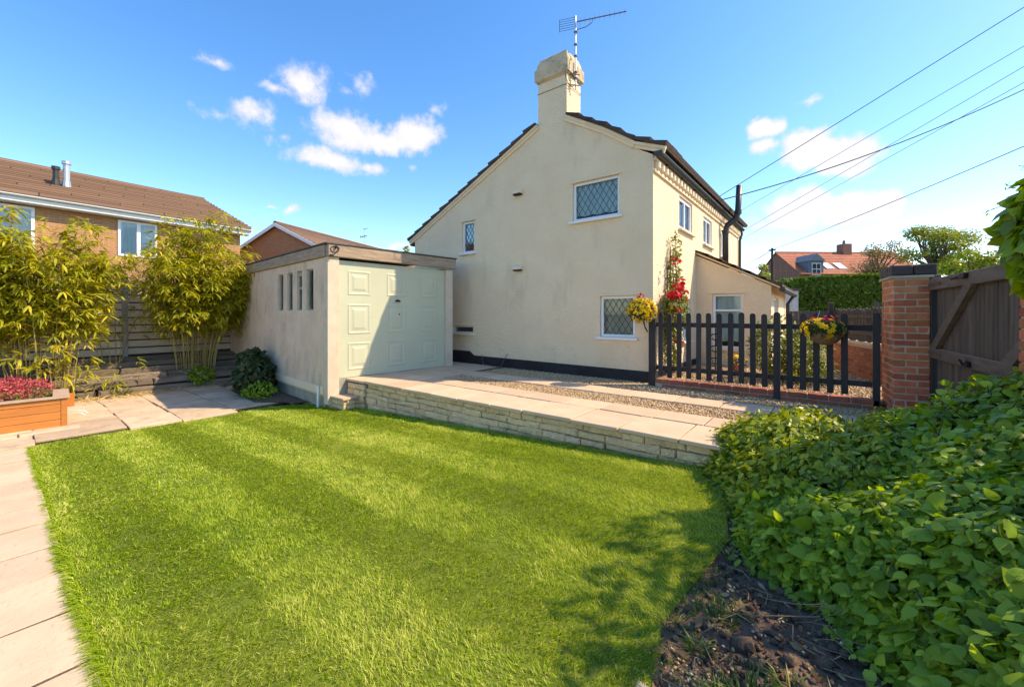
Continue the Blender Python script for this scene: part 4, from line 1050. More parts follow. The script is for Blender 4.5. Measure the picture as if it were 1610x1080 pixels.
Ff = Ff[keep[Ff].all(1)]
M('dark_filler', (.012, .022, .007), (.02, .016, .01), .98, scale=20)
np_mesh('inner_mound', 'dark_filler', Vv, Ff, parent=ivy, smooth=True)  # dark mound added inside the ivy to block light between leaves
def bank_leaves(n, xr, yr, size, proto, depth=.10, tm=.45, ts=.22, mask=None, stand=.0):
    X = RNG.uniform(*xr, n); Y = RNG.uniform(*yr, n)
    d = X - np.interp(Y, _by, _bx); k = d > -.05 + RNG.normal(size=n) * .05
    # crowd the steep face
    X, Y = X[k], Y[k]; n = len(X)
    f = RNG.random(n) < .45
    X[f] = np.interp(Y[f], _by, _bx) + np.abs(RNG.normal(size=f.sum())) * .30
    if mask is not None:
        k = mask(X, Y); X, Y = X[k], Y[k]; n = len(X)
    e = .03
    z = bank_h(X, Y); zx = (bank_h(X + e, Y) - bank_h(X - e, Y)) / (2 * e); zy = (bank_h(X, Y + e) - bank_h(X, Y - e)) / (2 * e)
    Nn = unit(np.stack([-np.clip(zx, -2.5, 2.5), -np.clip(zy, -2.5, 2.5), np.ones(n)], 1))
    P = np.stack([X, Y, z], 1) + Nn * (RNG.random(n) ** 1.3 * -depth + RNG.uniform(0, .03 + stand, n))[:, None]
    P[:, 2] = np.maximum(P[:, 2], zl(P[:, 0]) + .01)
    N2 = unit(Nn + RNG.normal(size=(n, 3)) * .50 + np.array([0, 0, .35]))
    D = unit(np.cross(N2, rnd_dirs(n)) + Nn * np.array([.9, .9, 0]) + np.array([0, 0, -.25]))
    S = size * np.exp(np.clip(RNG.normal(-.06, .24, n), -.6, .32))
    return scatter(proto, P, D, N2, S, np.clip(RNG.normal(tm, ts, n), 0, 1))
br_mask = lambda X, Y: ~((Y > 3.05 - .25 * X) & (X < .22))
V, F, T = join_np([bank_leaves(7560, (-.5, 1.3), (1.2, 3.4), 0.047, IVY, mask=br_mask), bank_leaves(12825, (-.5, 1.8), (1.2, 3.4), 0.049, HEARTL, mask=br_mask, tm=.4), bank_leaves(4725, (-.5, 1.5), (1.2, 3.4), 0.044, OVAL, mask=br_mask, tm=.6, stand=.03),
                   bank_leaves(4320, (.0, 2.2), (2.8, 4.8), 0.056, IVY, mask=br_mask), bank_leaves(5670, (.0, 2.2), (2.8, 4.8), 0.058, HEARTL, mask=br_mask), bank_leaves(1755, (.0, 2.2), (1.2, 4.6), 0.060, HEARTL, mask=br_mask, tm=.75, stand=.04),
                   bank_leaves(3510, (.6, 3.1), (.6, 3.2), 0.076, HEARTL, mask=br_mask)])
np_mesh('foliage', 'ivy_leaf', V, F, T, ivy)
rs = random.Random(8)
for k in range(70):
    x, y = rs.uniform(-.2, 1.2), rs.uniform(1.5, 4.2); z = float(bank_h(np.array([x]), np.array([y]))[0])
    m = MB(); m.tube([(x, y, z - .15), (x + rs.uniform(-.04, .04), y + rs.uniform(-.04, .04), z + .01), (x + rs.uniform(-.08, .08), y + rs.uniform(-.08, .08), z + rs.uniform(.05, .10))], [.005, .004, .002], 5); m.build('stem', 'dark_bark', ivy)
bs_ = thing('leafy_shrub', 'bright yellow green leafy shrub spilling over the end of the stone wall', 'shrub', (-.5, 3.9, .1))
brm = lambda X, Y: (Y > 2.95 - .25 * X) & (X < .30)
V, F, T = join_np([bank_leaves(9500, (-1.1, .30), (2.9, 4.80), .052, OVAL, mask=brm, tm=.62, ts=.25), bank_leaves(6000, (-1.1, .30), (2.9, 4.8), .058, HEARTL, mask=brm, tm=.5, ts=.25), bank_leaves(2500, (-1.05, .30), (3.2, 4.8), .048, OVAL, mask=brm, stand=.06, tm=.75)])
np_mesh('foliage', 'bright_leaf', V, F, T, bs_)
for k in range(16):
    x, y = rs.uniform(-.8, .2), rs.uniform(3.2, 4.6); z = float(bank_h(np.array([x]), np.array([y]))[0])
    m = MB(); m.tube([(x, y, z - .25), (x + rs.uniform(-.05, .05), y + rs.uniform(-.05, .05), z + .06)], [.006, .003], 5); m.build('stem', 'dark_bark', bs_)

# vine over the near pier, hanging into the view
vine = thing('climbing_vine', 'green climbing vine hanging over the top of the gate at right', 'vine', (1.15, 4.15, .3))
foliage('foliage', 'ivy_leaf', [((1.22, 4.12, 1.95), (.27, .32, .45), 1300), ((1.20, 4.15, 2.25), (.22, .28, .22), 600), ((1.35, 3.9, 1.3), (.30, .3, .5), 700), ((1.02, 4.15, 2.02), (.12, .16, .28), 260)], HEARTL, .115, vine, up=.25, droop=.6, shell=.5, tlo=.15, thi=1.0)
foliage('foliage', 'bright_leaf', [((1.08, 4.2, 2.12), (.17, .2, .22), 260)], HEARTL, .10, vine, up=.3, droop=.5, tlo=.0, thi=.7)
m = MB(); rs = random.Random(3)
for k in range(7): m.tube([(1.2 + rs.uniform(-.1, .1), 4.0, .2), (1.2 + rs.uniform(-.2, .15), 4.05 + rs.uniform(-.1, .1), 1.2), (1.15 + rs.uniform(-.2, .1), 4.15, 2.1)], [.014, .01, .005], 6)
tend = []
for (p0, p1, p2) in (((1.03, 4.2, 2.18), (.92, 4.25, 2.24), (.82, 4.28, 2.20)), ((1.05, 4.2, 2.30), (.98, 4.25, 2.36), (.92, 4.26, 2.37)), ((1.1, 4.2, 2.38), (1.03, 4.22, 2.46), (.98, 4.22, 2.48))):
    m.tube([p0, p1, p2], [.004, .003, .0015], 5); tend += [np.array(p1) * (1 - t) + np.array(p2) * t for t in np.linspace(-.3, 1, 9)]
m.build('stem', 'dark_bark', vine)
P = np.array(tend) + RNG.normal(size=(len(tend), 3)) * .012; n = len(P)
V, F, T = scatter(OVAL, P, rnd_dirs(n), rnd_dirs(n, 1), np.full(n, .028), RNG.random(n) * .6)
np_mesh('shoot_leaves', 'ivy_leaf', V, F, T, vine)

# tall garden tree just outside the picture on the right: it shades the bed
tree = thing('overhanging_tree', 'leafy tree outside the right edge that shades the bed', 'tree', (2.6, 4.4, .2))
m = MB(); m.tube([(2.7, 4.3, .1), (2.66, 4.28, 1.2), (2.7, 4.2, 2.2), (2.6, 4.1, 3.2)], [.10, .085, .06, .03], 8); m.tube([(2.68, 4.25, 1.6), (2.2, 3.9, 2.6)], [.05, .02], 6); m.tube([(2.68, 4.25, 1.9), (3.2, 4.8, 3.0)], [.05, .02], 6); m.build('trunk', 'bark', tree)
foliage('crown', 'tree_leaf', [((2.45, 3.95, 2.45), (.62, .75, .62), 1100), ((2.05, 3.35, 1.95), (.45, .5, .5), 900), ((2.9, 4.6, 2.9), (.6, .6, .6), 900), ((2.1, 3.0, 1.5), (.5, .6, .5), 700), ((1.62, 4.3, 3.05), (.34, .42, .36), 300), ((1.60, 3.5, 2.9), (.36, .4, .34), 230), ((1.75, 2.9, 2.75), (.4, .35, .3), 170)], OVAL, .11, tree, zmin=.8)

# clods, dead leaves
n = 2600; X = RNG.uniform(-.75, .5, n); Y = RNG.uniform(1.25, 3.6, n)
k = (X > np.interp(Y, [1.3, 1.85, 2.2, 2.76, 3.35, 3.98], [-.50, -.57, -.53, -.47, -.59, -.98])) & (X < np.interp(Y, _by, _bx) + .15); X, Y = X[k], Y[k]; n = len(X)
V, F, T = scatter(OCTA, np.stack([X, Y, zl(X) - .012], 1), rnd_dirs(n), rnd_dirs(n, 1), .022 * np.exp(RNG.normal(0, .5, (n, 1))) * RNG.uniform(.7, 1.3, (n, 3)), np.zeros(n))
tag(np_mesh('soil_clods', 'soil', V, F, T), 'crumbly brown clods of earth on the bare bed', 'soil', kind='stuff')
n = 420; X = RNG.uniform(-.7, .45, n); Y = RNG.uniform(1.3, 3.4, n)
k = (X > np.interp(Y, [1.3, 1.85, 2.2, 2.76, 3.35, 3.98], [-.52, -.59, -.55, -.49, -.61, -1.0])) & (X < np.interp(Y, _by, _bx) + .15); X, Y = X[k], Y[k]; n = len(X)
leaf_mat('dead_leaf', (.13, .07, .03), (.27, .16, .07), (.44, .31, .16), trans=.15, rough=.8)
V, F, T = scatter(OVAL, np.stack([X, Y, zl(X) + RNG.uniform(-.004, .012, n)], 1), rnd_dirs(n) * np.array([1, 1, .3]), rnd_dirs(n, 2), .035 * np.exp(RNG.normal(0, .35, n)), RNG.random(n))
tag(np_mesh('dead_leaves', 'dead_leaf', V, F, T), 'brown dead leaves lying on the bare soil', 'leaf litter', kind='stuff')
# twigs, pebbles and weeds on the bare soil
rs = random.Random(17); m = MB()
def soil_z(x): return zl(x) - .01
for k in range(70):
    x = rs.uniform(-.5, .25); y = rs.uniform(1.35, 3.0)
    if x > float(np.interp(y, _by, _bx)) + .12: continue
    a_ = rs.uniform(0, 6.28); L_ = rs.uniform(.05, .24)
    m.tube([(x, y, soil_z(x) + .012), (x + math.cos(a_) * L_ * .5, y + math.sin(a_) * L_ * .5, soil_z(x) + rs.uniform(.015, .05)), (x + math.cos(a_ + .3) * L_, y + math.sin(a_ + .3) * L_, soil_z(x) + .012)], [.0018, .0022, .0012], 5)
for k in range(15):
    x, y = rs.uniform(-.30, .12), rs.uniform(2.1, 2.55); a_ = rs.uniform(2.6, 4.4); L_ = rs.uniform(.18, .36); bw_ = rs.uniform(-.9, .9); h_ = rs.uniform(.03, .12)
    p_ = []; q_ = a_
    px_, py_ = x + .22, y + .1
    for i in range(7):
        p_.append((px_, py_, soil_z(x) + .012 + h_ * (1 - i / 6) ** 1.6)); px_ += math.cos(q_) * L_ / 6; py_ += math.sin(q_) * L_ / 6; q_ += bw_ / 6 + rs.uniform(-.1, .1)
    m.tube(p_, [.0026 - .0002 * i for i in range(7)], 5)
tag(m.build('dry_twigs', 'dead_stem'), 'scattered pale dry twigs and stems on the bare soil', 'twigs', kind='stuff')
n = 340; X = np.concatenate([RNG.normal(-.40, .07, 170), RNG.uniform(-.55, .2, 170)]); Y = np.concatenate([RNG.normal(1.62, .08, 170), RNG.uniform(1.4, 3.1, 170)])
V, F, T = scatter(OCTA, np.stack([X, Y, zl(X) - .004], 1), rnd_dirs(n) * np.array([1, 1, .3]), rnd_dirs(n, 2), .017 * RNG.uniform(.4, 1.3, (n, 3)), np.clip(RNG.normal(.5, .3, n), 0, 1))
tag(np_mesh('soil_pebbles', 'pebble', V, F, T, smooth=True), 'small pale stones scattered on the dark soil bed', 'stones', kind='stuff')
def grass_tuft(cx, cy, cz, n, r, h, w=.007, tm=.4):
    a_ = RNG.uniform(0, 6.28, n); q = RNG.random(n) ** .5 * r
    P = np.stack([cx + np.cos(a_) * q, cy + np.sin(a_) * q, np.full(n, cz)], 1)
    ln = unit(np.stack([np.cos(a_) * .7 + RNG.normal(size=n) * .3, np.sin(a_) * .7 + RNG.normal(size=n) * .3, np.ones(n)], 1)); H_ = h * RNG.uniform(.5, 1.2, n)
    sd = unit(np.cross(ln, rnd_dirs(n))); cu = unit(ln + np.stack([np.cos(a_), np.sin(a_), -np.ones(n) * .5], 1))
    mid = P + ln * (H_ * .55)[:, None]; tip = mid + cu * (H_ * .55)[:, None]
    V = np.stack([P - sd * w / 2, P + sd * w / 2, mid - sd * w * .45, mid + sd * w * .45, tip], 1)
    F = np.array([(0, 1, 3), (0, 3, 2), (2, 3, 4)])[None] + (np.arange(n) * 5)[:, None, None]
    return V.reshape(-1, 3), F.reshape(-1, 3), np.repeat(np.clip(RNG.normal(tm, .22, n), 0, 1), 5)
tu = [grass_tuft(-.22, 1.62, zl(-.2) - .01, 90, .09, .12), grass_tuft(-.05, 1.55, zl(0) - .01, 70, .08, .11), grass_tuft(-.30, 1.52, zl(-.3) - .01, 60, .07, .10), grass_tuft(.02, 1.72, zl(0) - .01, 40, .06, .10),
      grass_tuft(-.42, 2.02, zl(-.4) - .01, 60, .08, .06), grass_tuft(-.36, 2.12, zl(-.4) - .01, 50, .08, .06), grass_tuft(-.44, 1.78, zl(-.4) - .01, 40, .04, .07), grass_tuft(-.12, 1.78, zl(-.1) - .01, 30, .05, .08)]
for k in range(26):
    y_ = rs.uniform(1.4, 3.6); tu.append(grass_tuft(float(np.interp(y_, [1.5, 1.85, 2.2, 2.76, 3.35], [-.52, -.58, -.54, -.48, -.6])) + rs.uniform(-.02, .06), y_, zl(-.5) - .01, 24, .05, .055, .004, .35))
V, F, T = join_np(tu); tag(np_mesh('weed_grass', 'wild_grass', V, F, T), 'ragged grass weeds growing on the bare soil edge', 'weeds', kind='stuff')
m = MB(); m.cbox(-.58, 1.30, zl(-.5) - .04, -.46, 1.50, zl(-.5) - .002, .006, .004); tag(m.build('paving_offcut', 'concrete'), 'grey paving slab corner at the bottom edge of the soil', 'slab')

# ------------------------------------------------------------------ flowers at the fence
def flower_ball(name, parent, mat, c, r, n, size, half=False):
    d = rnd_dirs(n, .45)
    P = np.array(c) + d * np.array(r) * RNG.uniform(.85, 1.08, (n, 1))
    t = np.clip(RNG.normal(.5, .25, n), 0, 1)
    S = size * RNG.uniform(.7, 1.2, n)
    N2 = unit(d + RNG.normal(size=(n, 3)) * .25)
    D = unit(np.cross(N2, rnd_dirs(n)))
    parts = [scatter(FLOWER, P, D, N2, S, t), scatter(FLOWER, P + N2 * (S * .10)[:, None], unit(np.cross(N2, rnd_dirs(n))), N2, S * .62, np.clip(t - .25, 0, 1))]
    V, F, T = join_np(parts); o = np_mesh(name, mat, V, F, T, parent); o['kind'] = 'stuff'; return o
fb = thing('flower_basket', 'yellow petunia ball on the fence post at the cottage corner', 'flowers', (-2.42, 6.62, 1.3))
c0 = np.array((-2.47, 6.58, 1.55))
foliage('foliage', 'dark_leaf', [(tuple(c0), (.20, .19, .18), 700)], OVAL, .05, fb)
flower_ball('flower', fb, 'yellow_petal', c0 + np.array((0, 0, .0)), (.23, .22, .20), 420, .052)
flower_ball('flower', fb, 'red_petal', c0 + np.array((-.03, .02, .24)), (.06, .04, .05), 9, .05)
m = MB(); m.tube([(-2.42, 6.70, 1.20), (-2.42, 6.60, 1.28), (-2.45, 6.58, 1.42)], .012, 6); m.build('bracket', 'iron', fb)
hb = thing('hanging_basket', 'wicker basket of yellow and magenta flowers on the pickets', 'flowers', (-.08, 6.58, 1.12))
hc = np.array((-.075, 6.58, 1.20))
m = MB(); n = 16; lv = [(.04, -.10), (.11, -.075), (.155, -.02), (.175, .045), (.165, .05)]
vs = [(hc[0] + r_ * math.cos(2 * math.pi * k / n), hc[1] + r_ * .85 * math.sin(2 * math.pi * k / n), hc[2] + z_) for r_, z_ in lv for k in range(n)]
fs = [tuple(range(n))[::-1]] + [(i * n + k, i * n + (k + 1) % n, (i + 1) * n + (k + 1) % n, (i + 1) * n + k) for i in range(len(lv) - 1) for k in range(n)] + [tuple((len(lv) - 1) * n + k for k in range(n))]
m.add(vs, fs); m.build('bowl', 'wicker', hb)
foliage('foliage', 'dark_leaf', [(tuple(hc + np.array((0, -.01, .10))), (.22, .17, .10), 800)], OVAL, .045, hb, tlo=.1)
fv, ff_, ft = join_np([scatter(FLOWER, np.zeros((1, 3)), np.array([[0, 1., 0]]), np.array([[0, 0, 1.]]), np.array([1.0]), np.array([.6])), scatter(FLOWER, np.array([[0, 0, .10]]), np.array([[.4, 1., 0]]), np.array([[0, 0, 1.]]), np.array([.66]), np.array([.25])), scatter(FLOWER, np.array([[0, 0, .16]]), np.array([[.9, 1., 0]]), np.array([[0, 0, 1.]]), np.array([.36]), np.array([.05]))])
proto_fl = np_mesh('flower', 'yellow_petal', fv, ff_, ft, origin=Vector((0, 0, 0))); fmesh = proto_fl.data; bpy.data.objects.remove(proto_fl)
dd = rnd_dirs(60, .5)
for d_ in dd:
    p_ = Vector(hc + np.array((-.03, -.03, .10)) + d_ * np.array((.23, .18, .13)))
    piece('flower', fmesh, Matrix.Translation(p_) @ Vector(d_).to_track_quat('Z', 'Y').to_matrix().to_4x4() @ Matrix.Scale(rf.uniform(.058, .088), 4), hb)
flower_ball('flower', hb, 'pink_petal', hc + np.array((.03, .0, .23)), (.05, .05, .045), 12, .06)
flower_ball('flower', hb, 'pink_petal', hc + np.array((-.11, .0, .21)), (.05, .04, .03), 6, .05)
m = MB(); m.tube([(hc[0], YF - .02, hc[2] + .05), (hc[0], hc[1], hc[2] + .06)], .006, 6)
m.tube([(hc[0] - .14, hc[1] + .03, hc[2] + .05), (hc[0] - .06, YF - .03, hc[2] + .34)], .003, 5); m.build('hanger', 'galvanised', hb)

# climbing rose with its trellis on the front wall
rose = thing('climbing_rose', 'red climbing rose on a wall trellis beside the front window', 'rose', (-2.3, 7.9, TZ + .05))
m = MB()
for y in (7.62, 7.80, 7.98): m.bar((-2.385, y, TZ + .1), (-2.385, y, 2.75 if y != 7.62 else 2.35), .018, .012, side=(1, 0, 0))
for z in np.arange(.7, 2.4, .3): m.bar((-2.372, 7.6, z), (-2.372, 8.0, z), .015, .010, side=(1, 0, 0))
m.build('trellis', 'dark_fence', rose)
m = MB(); rs = random.Random(5)
for k in range(9):
    y = 7.8; pts = []
    for z in np.linspace(TZ + .05, rs.uniform(1.6, 3.05), 9): y += rs.uniform(-.07, .07); y = min(max(y, 7.5), 8.15); pts.append((-2.34 + rs.uniform(-.02, .06), y, z))
    m.tube(pts, [.009 - .0007 * i for i in range(9)], 5)
m.build('stem', 'dead_stem', rose)
foliage('foliage', 'variegated_leaf', [((-2.22, 7.55, 1.55), (.18, .46, .40), 1500), ((-2.28, 7.6, 1.0), (.12, .34, .42), 600), ((-2.30, 7.82, 2.2), (.09, .20, .52), 420), ((-2.30, 7.88, 2.75), (.06, .14, .30), 110)], OVAL, .065, rose, tlo=.0, thi=.7)
for (y, z, ry, rz, nn) in ((7.72, 1.80, .20, .07, 42), (7.95, 1.92, .13, .10, 26), (8.12, 2.07, .07, .05, 8), (7.74, 1.55, .15, .06, 22), (7.95, 1.33, .10, .06, 12), (8.24, 1.75, .06, .05, 8), (8.30, 1.88, .03, .03, 4), (7.85, 2.42, .06, .04, 5), (7.95, .98, .06, .05, 6)):
    flower_ball('flower', rose, 'red_petal', (-2.18, y - .38, z), (.09, ry * 1.1, rz * 1.1), int(nn * 1.8), .095)
# scrolled iron plant stand behind the pickets
m = MB()
for s_ in (-1, 1):
    for k in range(3):
        cz = TZ + .28 + .22 * k
        m.tube([(-1.72 + s_ * (.02 + .085 * (1 - q / 9)) * math.cos(q), 8.3, cz + .085 * (1 - q / 9) * math.sin(q)) for q in np.linspace(0, 7, 22)], .008, 5)
m.tube([(-1.72, 8.3, TZ + .05), (-1.72, 8.3, TZ + 1.0)], .010, 6); m.tube([(-1.85, 8.3, TZ + .05), (-1.72, 8.3, TZ + .16), (-1.59, 8.3, TZ + .05)], .010, 6)
tag(m.build('plant_stand', 'iron'), 'scrolled black iron plant stand behind the fence pickets', 'plant stand')
fp = thing('flower_pot', 'small pot of yellow flowers on the gravel under the porch window', 'flowers', (-1.55, 8.5, TZ + .05))
m = MB(); n = 12
m.tube([(-1.42, 8.6, TZ + .055), (-1.42, 8.6, TZ + .22)], [.09, .12], 12); m.build('pot', 'orange_tile', fp)
flower_ball('flower', fp, 'yellow_petal', (-1.42, 8.6, TZ + .30), (.17, .15, .09), 50, .06); foliage('foliage', 'dark_leaf', [((-1.42, 8.6, TZ + .27), (.16, .14, .10), 200)], OVAL, .05, fp)

vs_ = thing('variegated_shrub', 'yellow variegated shrub behind the middle fence pickets', 'shrub', (-.55, 8.2, TZ + .05))
foliage('foliage', 'variegated_leaf', [((-.78, 8.0, .95), (.34, .4, .50), 1500), ((-.40, 8.2, .80), (.38, .4, .40), 1300), ((-.30, 7.8, .65), (.35, .3, .25), 500)], OVAL, .07, vs_, zmin=TZ + .06)
m = MB()
for k in range(7): m.tube([(-.6 + .06 * k - .2, 8.1, TZ + .04), (-.75 + .12 * k - .2, 8.1 + .03 * k, .9)], [.012, .005], 5)
m.build('stem', 'dark_bark', vs_)

# ------------------------------------------------------------------ behind the front garden
lw = thing('garden_wall', 'low red brick garden wall behind the right end of the picket fence', 'wall', (.4, 9.9, TZ))
A, B = Vector((.75, 8.5, 0)), Vector((.0, 10.9, 0)); ang = math.atan2(B.y - A.y, B.x - A.x); Lw = (B - A).length
WMx = Matrix.Translation((A.x, A.y, 0)) @ Matrix.Rotation(ang, 4, 'Z')
m = MB(WMx); m.box(.004, -.10, TZ, Lw, .092, .955); m.build('mortar_core', 'mortar', lw)
bm2 = MB(); bm2.cbox(-.107, -.05, 0, .107, .05, .066, .005, .001); bme2 = bm2.mesh('brick', 'brick_low')
z = TZ + .06; k = 0
while z < .90:
    x = .1 + (.11 if k % 2 else 0)
    while x < Lw - .05: piece('brick', bme2, WMx @ Matrix.Translation((x, .058, z)), lw); x += .2245
    z += .076; k += 1
m = MB(WMx); m.cbox(0, -.12, .957, Lw, .12, .995, .006); m.build('coping', 'sandstone_slab', lw)
bf = thing('paling_fence', 'weathered dark paling fence on the low brick garden wall', 'fence', (.4, 9.9, 1.0))
pm3 = picket_mesh(.10, .60); pm3.materials[0] = MATS['dark_fence']
for k in range(20): piece('paling', pm3, WMx @ Matrix.Translation((.07 + k * .125, -.03, 1.0 + rf.uniform(-.02, .02))), bf)
for z in (1.12, 1.42):
    m = MB(WMx); m.box(0, -.015, z, Lw, .02, z + .06); m.build('rail', 'dark_fence', bf)
for x in (.02, Lw - .1):
    m = MB(WMx); m.cbox(x, .021, .996, x + .09, .10, 1.72, .006); m.build('post', 'dark_fence', bf)
ff = thing('paling_fence', 'dark boarded fence in front of the clipped conifer hedge', 'fence', (1.0, 14.5, TZ))
P0, P1 = at(1238, 500, 13.0), at(1420, 500, 12.0)
angf = math.atan2(P1.y - P0.y, P1.x - P0.x); Lf = math.hypot(P1.x - P0.x, P1.y - P0.y)
FM = Matrix.Translation((P0.x, P0.y, 0)) @ Matrix.Rotation(angf, 4, 'Z')
mm = MB(); mm.cbox(-.07, -.012, 0, .07, .012, 1.25, .006); pme = mm.mesh('paling', 'dark_fence')
k = 0
x = .07
while x < Lf:
    piece('paling', pme, FM @ Matrix.Translation((x, 0, TZ + rf.uniform(-.02, .02))), ff); x += .15
x = 0
while x < Lf:
    m = MB(FM); m.cbox(x - .05, .015, TZ, x + .05, .11, TZ + 1.45 + rf.uniform(-.05, .08), .008); m.build('post', 'dark_fence', ff); x += 1.15
m = MB(FM); m.box(0, -.05, TZ + .9, Lf, -.014, TZ + .98); m.build('rail', 'dark_fence', ff)
# pale shed end
p = at(1243, 470, 15.0)
ws = thing('garden_shed', 'small pale grey shed end between porch and conifer hedge', 'shed', (p.x, p.y, TZ))
SMx = Matrix.Translation((p.x, p.y, 0)) @ Matrix.Rotation(YAW * .6, 4, 'Z')
m = MB(SMx); m.prism([(-.45, TZ), (.25, TZ), (.25, 2.32), (-.45, 2.45)], 'y', 0, 1.2); m.build('wall', 'grey_render', ws)
m = MB(SMx); m.prism([(-.52, 2.475), (.32, 2.335), (.32, 2.375), (-.52, 2.515)], 'y', -.08, 1.28); m.build('roof', 'roof_felt', ws)

# clipped conifer hedge
hd = thing('conifer_hedge', 'tall clipped green conifer hedge behind the brick pier', 'hedge', tuple(at(1320, 500, 16)[:2]) + (TZ,))
h0, h1 = at(1248, 490, 17.0), at(1470, 490, 13.5)
t_ = Vector((h1.x - h0.x, h1.y - h0.y, 0)); Lh = t_.length; t_.normalize(); nrm = Vector((t_.y, -t_.x, 0))
n = 26000
u = RNG.random(n) * Lh; w_ = RNG.random(n)
top = 2.92 + .12 * np.array([noise.noise(Vector((q * .8, 0, 2))) for q in u]) - .10 * (u / Lh)
onface = RNG.random(n) < .72
z = np.where(onface, TZ + RNG.random(n) * (top - TZ), top - RNG.random(n) * .05)
dep = np.where(onface, RNG.normal(size=n) * .06, w_ * 1.0)
bul = .09 * np.array([noise.noise(Vector((a_ * 1.1, b_ * 1.1, 0))) + .5 * noise.noise(Vector((a_ * 3, b_ * 3, 9))) for a_, b_ in zip(u, z)])
curve = np.where(onface, np.clip((z - (top - .25)) / .25, 0, 1) ** 2 * .22, 0)
P = np.array(h0)[None] * np.array([1, 1, 0]) + u[:, None] * np.array(t_) - (dep + curve - bul)[:, None] * np.array(nrm); P[:, 2] = z
N2 = unit(np.where(onface[:, None], np.array(nrm), np.array([0, 0, 1.0])) + RNG.normal(size=(n, 3)) * .4)
D = unit(np.array([0, 0, .8]) + RNG.normal(size=(n, 3)) * .6)
V, F, T = scatter(CHIP, P, D, N2, .14 * RNG.uniform(.6, 1.3, n), np.clip(RNG.normal(.45, .25, n), 0, 1))
np_mesh('foliage', 'conifer_leaf', V, F, T, hd)
HMx = Matrix.Translation((h0.x, h0.y, 0)) @ Matrix.Rotation(math.atan2(t_.y, t_.x), 4, 'Z')
m = MB(HMx); m.box(.1, .12, TZ, Lh - .1, 1.1, 2.70); m.build('inner_growth', 'dark_filler', hd)

# far red house
def far_house(name, label, origin, rot, L, Wd, eave, ridge, wallm, roofm, base=-.4, rise=.24, over=.25):
    HM = Matrix.Translation((origin[0], origin[1], 0)) @ Matrix.Rotation(rot, 4, 'Z')
    t = thing(name, label, 'house', (origin[0], origin[1], base))
    m = MB(HM); m.prism([(-Wd / 2, base), (Wd / 2, base), (Wd / 2, eave), (0, ridge - .08), (-Wd / 2, eave)], 'x', 0, L); m.build('wall', wallm, t)
    m = MB(HM)
    for s_ in (-1, 1):
        run = Wd / 2 + over; slope = (ridge - eave) / (Wd / 2); nC = max(6, int(math.hypot(run, run * slope) / rise))
        for k in range(nC):
            a0, a1 = k / nC, (k + 1.12) / nC
            y0, y1 = -run * (1 - a0), -run * (1 - min(a1, 1)); z0, z1 = ridge - slope * -y0, ridge - slope * -y1
            q = [(s_ * -y0, z0 + .015), (s_ * -y1, z1 + .0), (s_ * -y1, z1 + .025), (s_ * -y0, z0 + .065)]
            m.prism(q if s_ > 0 else q, 'x', -over * .6, L + over * .6)
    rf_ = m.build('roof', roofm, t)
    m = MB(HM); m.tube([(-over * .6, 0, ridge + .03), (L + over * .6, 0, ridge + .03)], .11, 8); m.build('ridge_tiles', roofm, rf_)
    return t, HM, rf_
# red tiled house beyond the hedge: roof plane faces the camera
p0 = ray(1221, 493) * 44
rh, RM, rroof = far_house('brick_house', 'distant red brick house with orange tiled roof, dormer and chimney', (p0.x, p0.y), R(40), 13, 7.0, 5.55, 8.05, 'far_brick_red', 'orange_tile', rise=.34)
m = MB(RM); m.box(7.0, -.45, 7.3, 7.95, .45, 9.0); m.tube([(7.45, 0, 9.0), (7.45, 0, 9.4)], .13, 8); m.build('chimney', 'far_brick_red', rh)
m = MB(RM); m.box(.75, -3.6, 5.2, 2.25, -1.2, 6.75); dr = m.build('dormer', 'slate_blue', rh)
m = MB(RM); m.prism([(.6, 6.7), (2.4, 6.7), (1.5, 7.45)], 'y', -3.75, -.7); m.build('dormer_roof', 'slate_blue', dr)
m = MB(RM); m.box(1.05, -3.66, 5.3, 1.95, -3.604, 6.5); m.build('window', 'white_upvc', dr)
for a_ in (1.10, 1.53):
    for b_ in (5.36, 5.93):
        m = MB(RM); m.box(a_, -3.68, b_, a_ + .36, -3.662, b_ + .50); m.build('pane', 'dark_room', dr)
for a_ in (3.1, 4.4):
    sl_ = (8.05 - 5.55) / 3.5
    m = MB(RM); m.prism([(-3.0, 8.05 - 3.0 * sl_ + .08), (-2.1, 8.05 - 2.1 * sl_ + .08), (-2.1, 8.05 - 2.1 * sl_ + .16), (-3.0, 8.05 - 3.0 * sl_ + .16)], 'x', a_, a_ + .8); m.build('skylight', 'galvanised', rh)
# faint roof further right
p1 = at(1526, 408, 70)
far_house('bungalow', 'far brown roofed bungalow seen between tree and vine', (p1.x, p1.y), YAW - R(5), 11, 8, 8.6, 10.6, 'far_brick', 'neighbour_roof', rise=.5)

